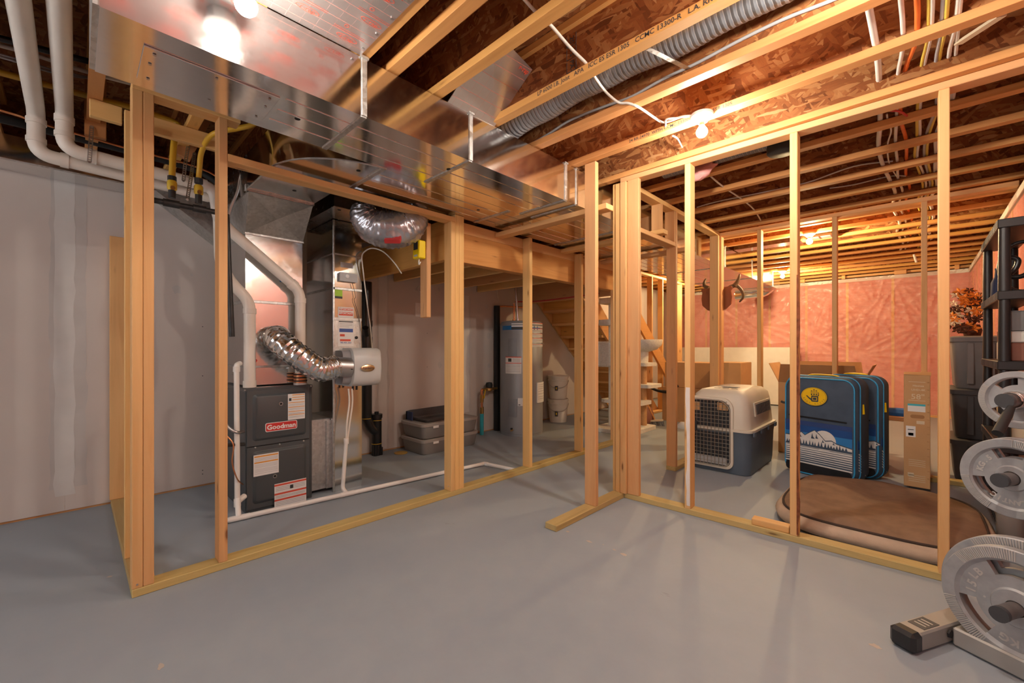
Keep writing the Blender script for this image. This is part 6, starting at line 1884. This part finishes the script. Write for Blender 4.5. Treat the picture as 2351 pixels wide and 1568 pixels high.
# ================================================================ wiring in the ceiling
zc_ = ZJ
def webs(rows, label, r, mat, group='cables through the joists', start=1.0, tail=True):
    pts = []
    first = None
    for y, px, py in rows:
        p = onY(px, py, y)
        if first is None:
            first = p
            pts.append(Vector((p.x - .02, start, p.z + .02))); pts.append(Vector((p.x - .01, (start + y) / 2, p.z - .015)))
        pts.append(p)
    if tail:
        l = pts[-1]
        for k in range(1, 9): pts.append(Vector((l.x + .02 * math.sin(k * 2.1), l.y + .41 * k, l.z + .006 * math.sin(k * 3))))
    return cable('joist_cable', label, pts, r, mat, 'cable', group, 8, 4)
Y6, Y7, Y8, Y9, Y10, Y11 = 2.465, 2.896, 3.291, 3.706, 4.121, 4.546
webs([(Y6, 2011, 106), (Y7, 2018, 184), (Y8, 2021, 277), (Y9, 2017, 335), (Y10, 2027, 379), (Y11, 2044, 415)], 'thick white cable threaded through the joists beside thinner ones', .0125, 'cable_white')
webs([(Y6, 2074, 82), (Y7, 2062, 170), (Y8, 2059, 265), (Y9, 2056, 326), (Y10, 2060, 370), (Y11, 2062, 410)], 'white cable through the joists between thick and orange cables', .0085, 'cable_white')
webs([(Y6, 2106, 72), (Y7, 2078, 162), (Y8, 2067, 264), (Y9, 2080, 320), (Y10, 2081, 366), (Y11, 2080, 403)], 'bright orange cable through the ceiling joists', .0095, 'cable_orange')
webs([(Y6, 2132, 62), (Y7, 2116, 151), (Y8, 2106, 255), (Y9, 2105, 313), (Y10, 2100, 362), (Y11, 2112, 400)], 'yellow cable through the joists beside the orange one', .0075, 'cable_yellow')
webs([(Y6, 2139, 60), (Y7, 2122, 149), (Y8, 2112, 253), (Y9, 2112, 311), (Y10, 2106, 361), (Y11, 2120, 398)], 'white cable twinned with the first yellow joist cable', .0075, 'cable_white')
webs([(Y6, 2163, 49), (Y7, 2149, 141), (Y8, 2150, 241), (Y9, 2127, 307), (Y10, 2122, 358), (Y11, 2130, 396)], 'grey white cable through the joists left of a yellow cable', .0075, 'cable_grey')
webs([(Y6, 2172, 47), (Y7, 2156, 138), (Y8, 2155, 239), (Y9, 2134, 306), (Y10, 2128, 357), (Y11, 2136, 395)], 'second yellow cable running through the joists', .0075, 'cable_yellow')
webs([(Y6, 2197, 37), (Y7, 2178, 131), (Y8, 2184, 228), (Y9, 2150, 302), (Y10, 2148, 352), (Y11, 2146, 394)], 'white cable looping down past the storage partition stud', .0085, 'cable_white')
webs([(Y6, 2202, 36), (Y7, 2194, 126), (Y8, 2188, 229), (Y9, 2156, 300), (Y10, 2152, 350), (Y11, 2150, 392)], 'outermost white cable of the bundle through the joists', .0075, 'cable_white')
cable('loop_cable', 'white and red cable pair curling below the storage top plate', [onY(2030, 252, 3.05), onY(2046, 254, 3.1), onY(2066, 256, 3.15), onY(2082, 266, 3.24)], .006, 'cable_red')
cable('loop_cable', 'thin white cable hanging between the thick cable and the orange one', [onY(2036, 262, 3.24), onY(2038, 274, Y8), onY(2046, 300, 3.5), onY(2038, 333, Y9), onY(2042, 376, Y10), onY(2062, 410, Y11)], .0045, 'cable_white')
# diagonal brace strap by the cables
o = MB().bar(onY(2200, 100, 2.75), onY(2300, 35, 2.52), .03, .012).build('wood_strip', 'beige', None, smooth=0)
tag(o, 'pale diagonal wooden strip between two joists by the cables', 'strip')

z5 = ZJ + .045
cable('lamp_cable', 'white cable crossing the joists down to the bulb holder', [onZ(1150, -60, ZJ + .09), onZ(1205, 0, ZJ + .08), onZ(1228, 25, ZJ + .06), onZ(1262, 55, ZJ + .05), onZ(1310, 110, z5), onZ(1350, 150, z5), onZ(1368, 180, z5), onZ(1392, 212, z5), onZ(1420, 235, ZJ + .03), onZ(1442, 237, ZJ + .01), onZ(1460, 243, ZJ - .006), onZ(1476, 252, ZJ + .01), onZ(1505, 272, z5), onZ(1522, 281, z5), onZ(1540, 277, ZJ + .03), onZ(1565, 268, ZJ + .015), onZ(1590, 266, ZJ + .004)], .0065, 'cable_white')
cable('lamp_cable', 'short white cable end curling under the bulb holder', [onZ(1522, 296, z5), onZ(1528, 288, ZJ + .03), onZ(1530, 274, ZJ + .02), onZ(1555, 271, ZJ + .015)], .0055, 'cable_white')
cable('lamp_cable', 'white cable dropping behind the bulb toward the top plate', [onZ(1545, 312, z5), onZ(1555, 318, z5), onZ(1562, 330, z5), onZ(1566, 338, z5)], .0055, 'cable_white')
cable('grey_cable', 'long grey cable stapled along the side of a joist', [onY(p[0], p[1], 2.058) for p in ((1150, 352), (1215, 332), (1262, 306), (1310, 276), (1390, 244), (1450, 222), (1520, 183), (1600, 145), (1700, 92), (1800, 44), (1912, 0), (2100, -80))], .0075, 'cable_grey')
cable('wall_cable', 'thin white cable strung across the storage room joists', [onY(p[0], p[1], 4.10) for p in ((1600, 476), (1650, 462), (1750, 442), (1850, 420), (1960, 382), (2050, 370))], .006, 'cable_white')
cable('wall_cable', 'white cable sagging across the far joists of the storage room', [onY(p[0], p[1], 4.52) for p in ((1905, 432), (1960, 424), (2040, 405), (2080, 404))], .0055, 'cable_white')
cable('wall_cable', 'white cable running lengthwise under the storage room joists', [onZ(p[0], p[1], ZJ + .03) for p in ((1632, 405), (1662, 430), (1700, 455), (1730, 480), (1748, 508))], .0065, 'cable_white')
cable('dangling_wire', 'pale wire end dangling from a far joist', [onY(2098, 584, 8.0), onY(2101, 594, 8.0), onY(2104, 602, 8.0), onY(2101, 590, 8.02)], .012, 'cable_white')

# staples, exhaust fan, tuft of insulation, far branch duct, boot
ef = thing('exhaust_fan', 'round black exhaust vent with a duct stub behind the partition', 'fan', tuple(onZ(1795, 342, ZJ + .02)))
c = onZ(1795, 345, ZJ + .0)
MB().lathe([(.075, -.02), (.085, -.01), (.085, .05), (.10, .055), (.10, .10)], c, 26).build('collar', 'rubber', ef, 50)
MB().lathe([(.07, -.019), (.05, -.012)], c, 24).build('grille', 'tote_grey', ef, 50)
MB().tube(smoothpath([c + Vector((-.04, 0, .09)), c + Vector((-.2, .0, .1)), c + Vector((-.45, .0, .10)), c + Vector((-.8, .02, .11))], 10), .065, 16).build('duct_stub', 'flexgrey', ef, 60)
tf = MB()
q = random.Random(8)
c = onZ(1612, 392, ZJ + .0)
rings = []
for i in range(9):
    a = math.pi * i / 8
    rings.append([tuple(c + Vector((.11 * math.sin(a) * math.cos(b_) * q.uniform(.35, 1.15) - .03 * i / 8, .07 * math.sin(a) * math.sin(b_) * q.uniform(.35, 1.15), .085 * math.cos(a) + .02))) for b_ in [2 * math.pi * k / 14 for k in range(14)]])
loft(tf, rings); tag(tf.build('insulation_tuft', 'fibreglass', None, 80), 'tuft of pink insulation sticking out beside a storage stud', 'insulation')
bd_ = MB().box(DF + .01, -1.02, 6.02, 6.22, ZJ - .004, ZJ + .06).build('branch_duct', 'galv', None, smooth=0)
bd_.location.z -= .0
tag(bd_, 'flat shiny branch duct leaving the main duct past the far partition', 'duct')
bb = thing('register_boot', 'shiny duct boot with louvers beside the storage room bulb', 'duct', tuple(onZ(1905, 545, ZJ)))
c = onZ(1900, 540, ZJ)
MB().box(c.x - .2, c.x + .06, c.y - .06, c.y + .10, ZJ - .012, ZJ + .05).build('boot', 'galv', bb, smooth=0)
for k in range(2):
    MB().box(c.x - .17 + .11 * k, c.x - .08 + .11 * k, c.y - .05, c.y + .09, ZJ - .014, ZJ - .0122).build('louver', 'tote_grey', bb, smooth=0)
fr_ = thing('round_duct', 'round silver duct piece at the end of the main duct', 'duct', (-2.1, 8.75, 2.05))
pth = [onY(1690, 676, 8.9), onY(1725, 672, 8.9), onY(1752, 668, 8.95), onY(1768, 655, 9.0)]
MB().tube(smoothpath(pth, 5), .11, 16, True).build('pipe', 'foil', fr_, 50)
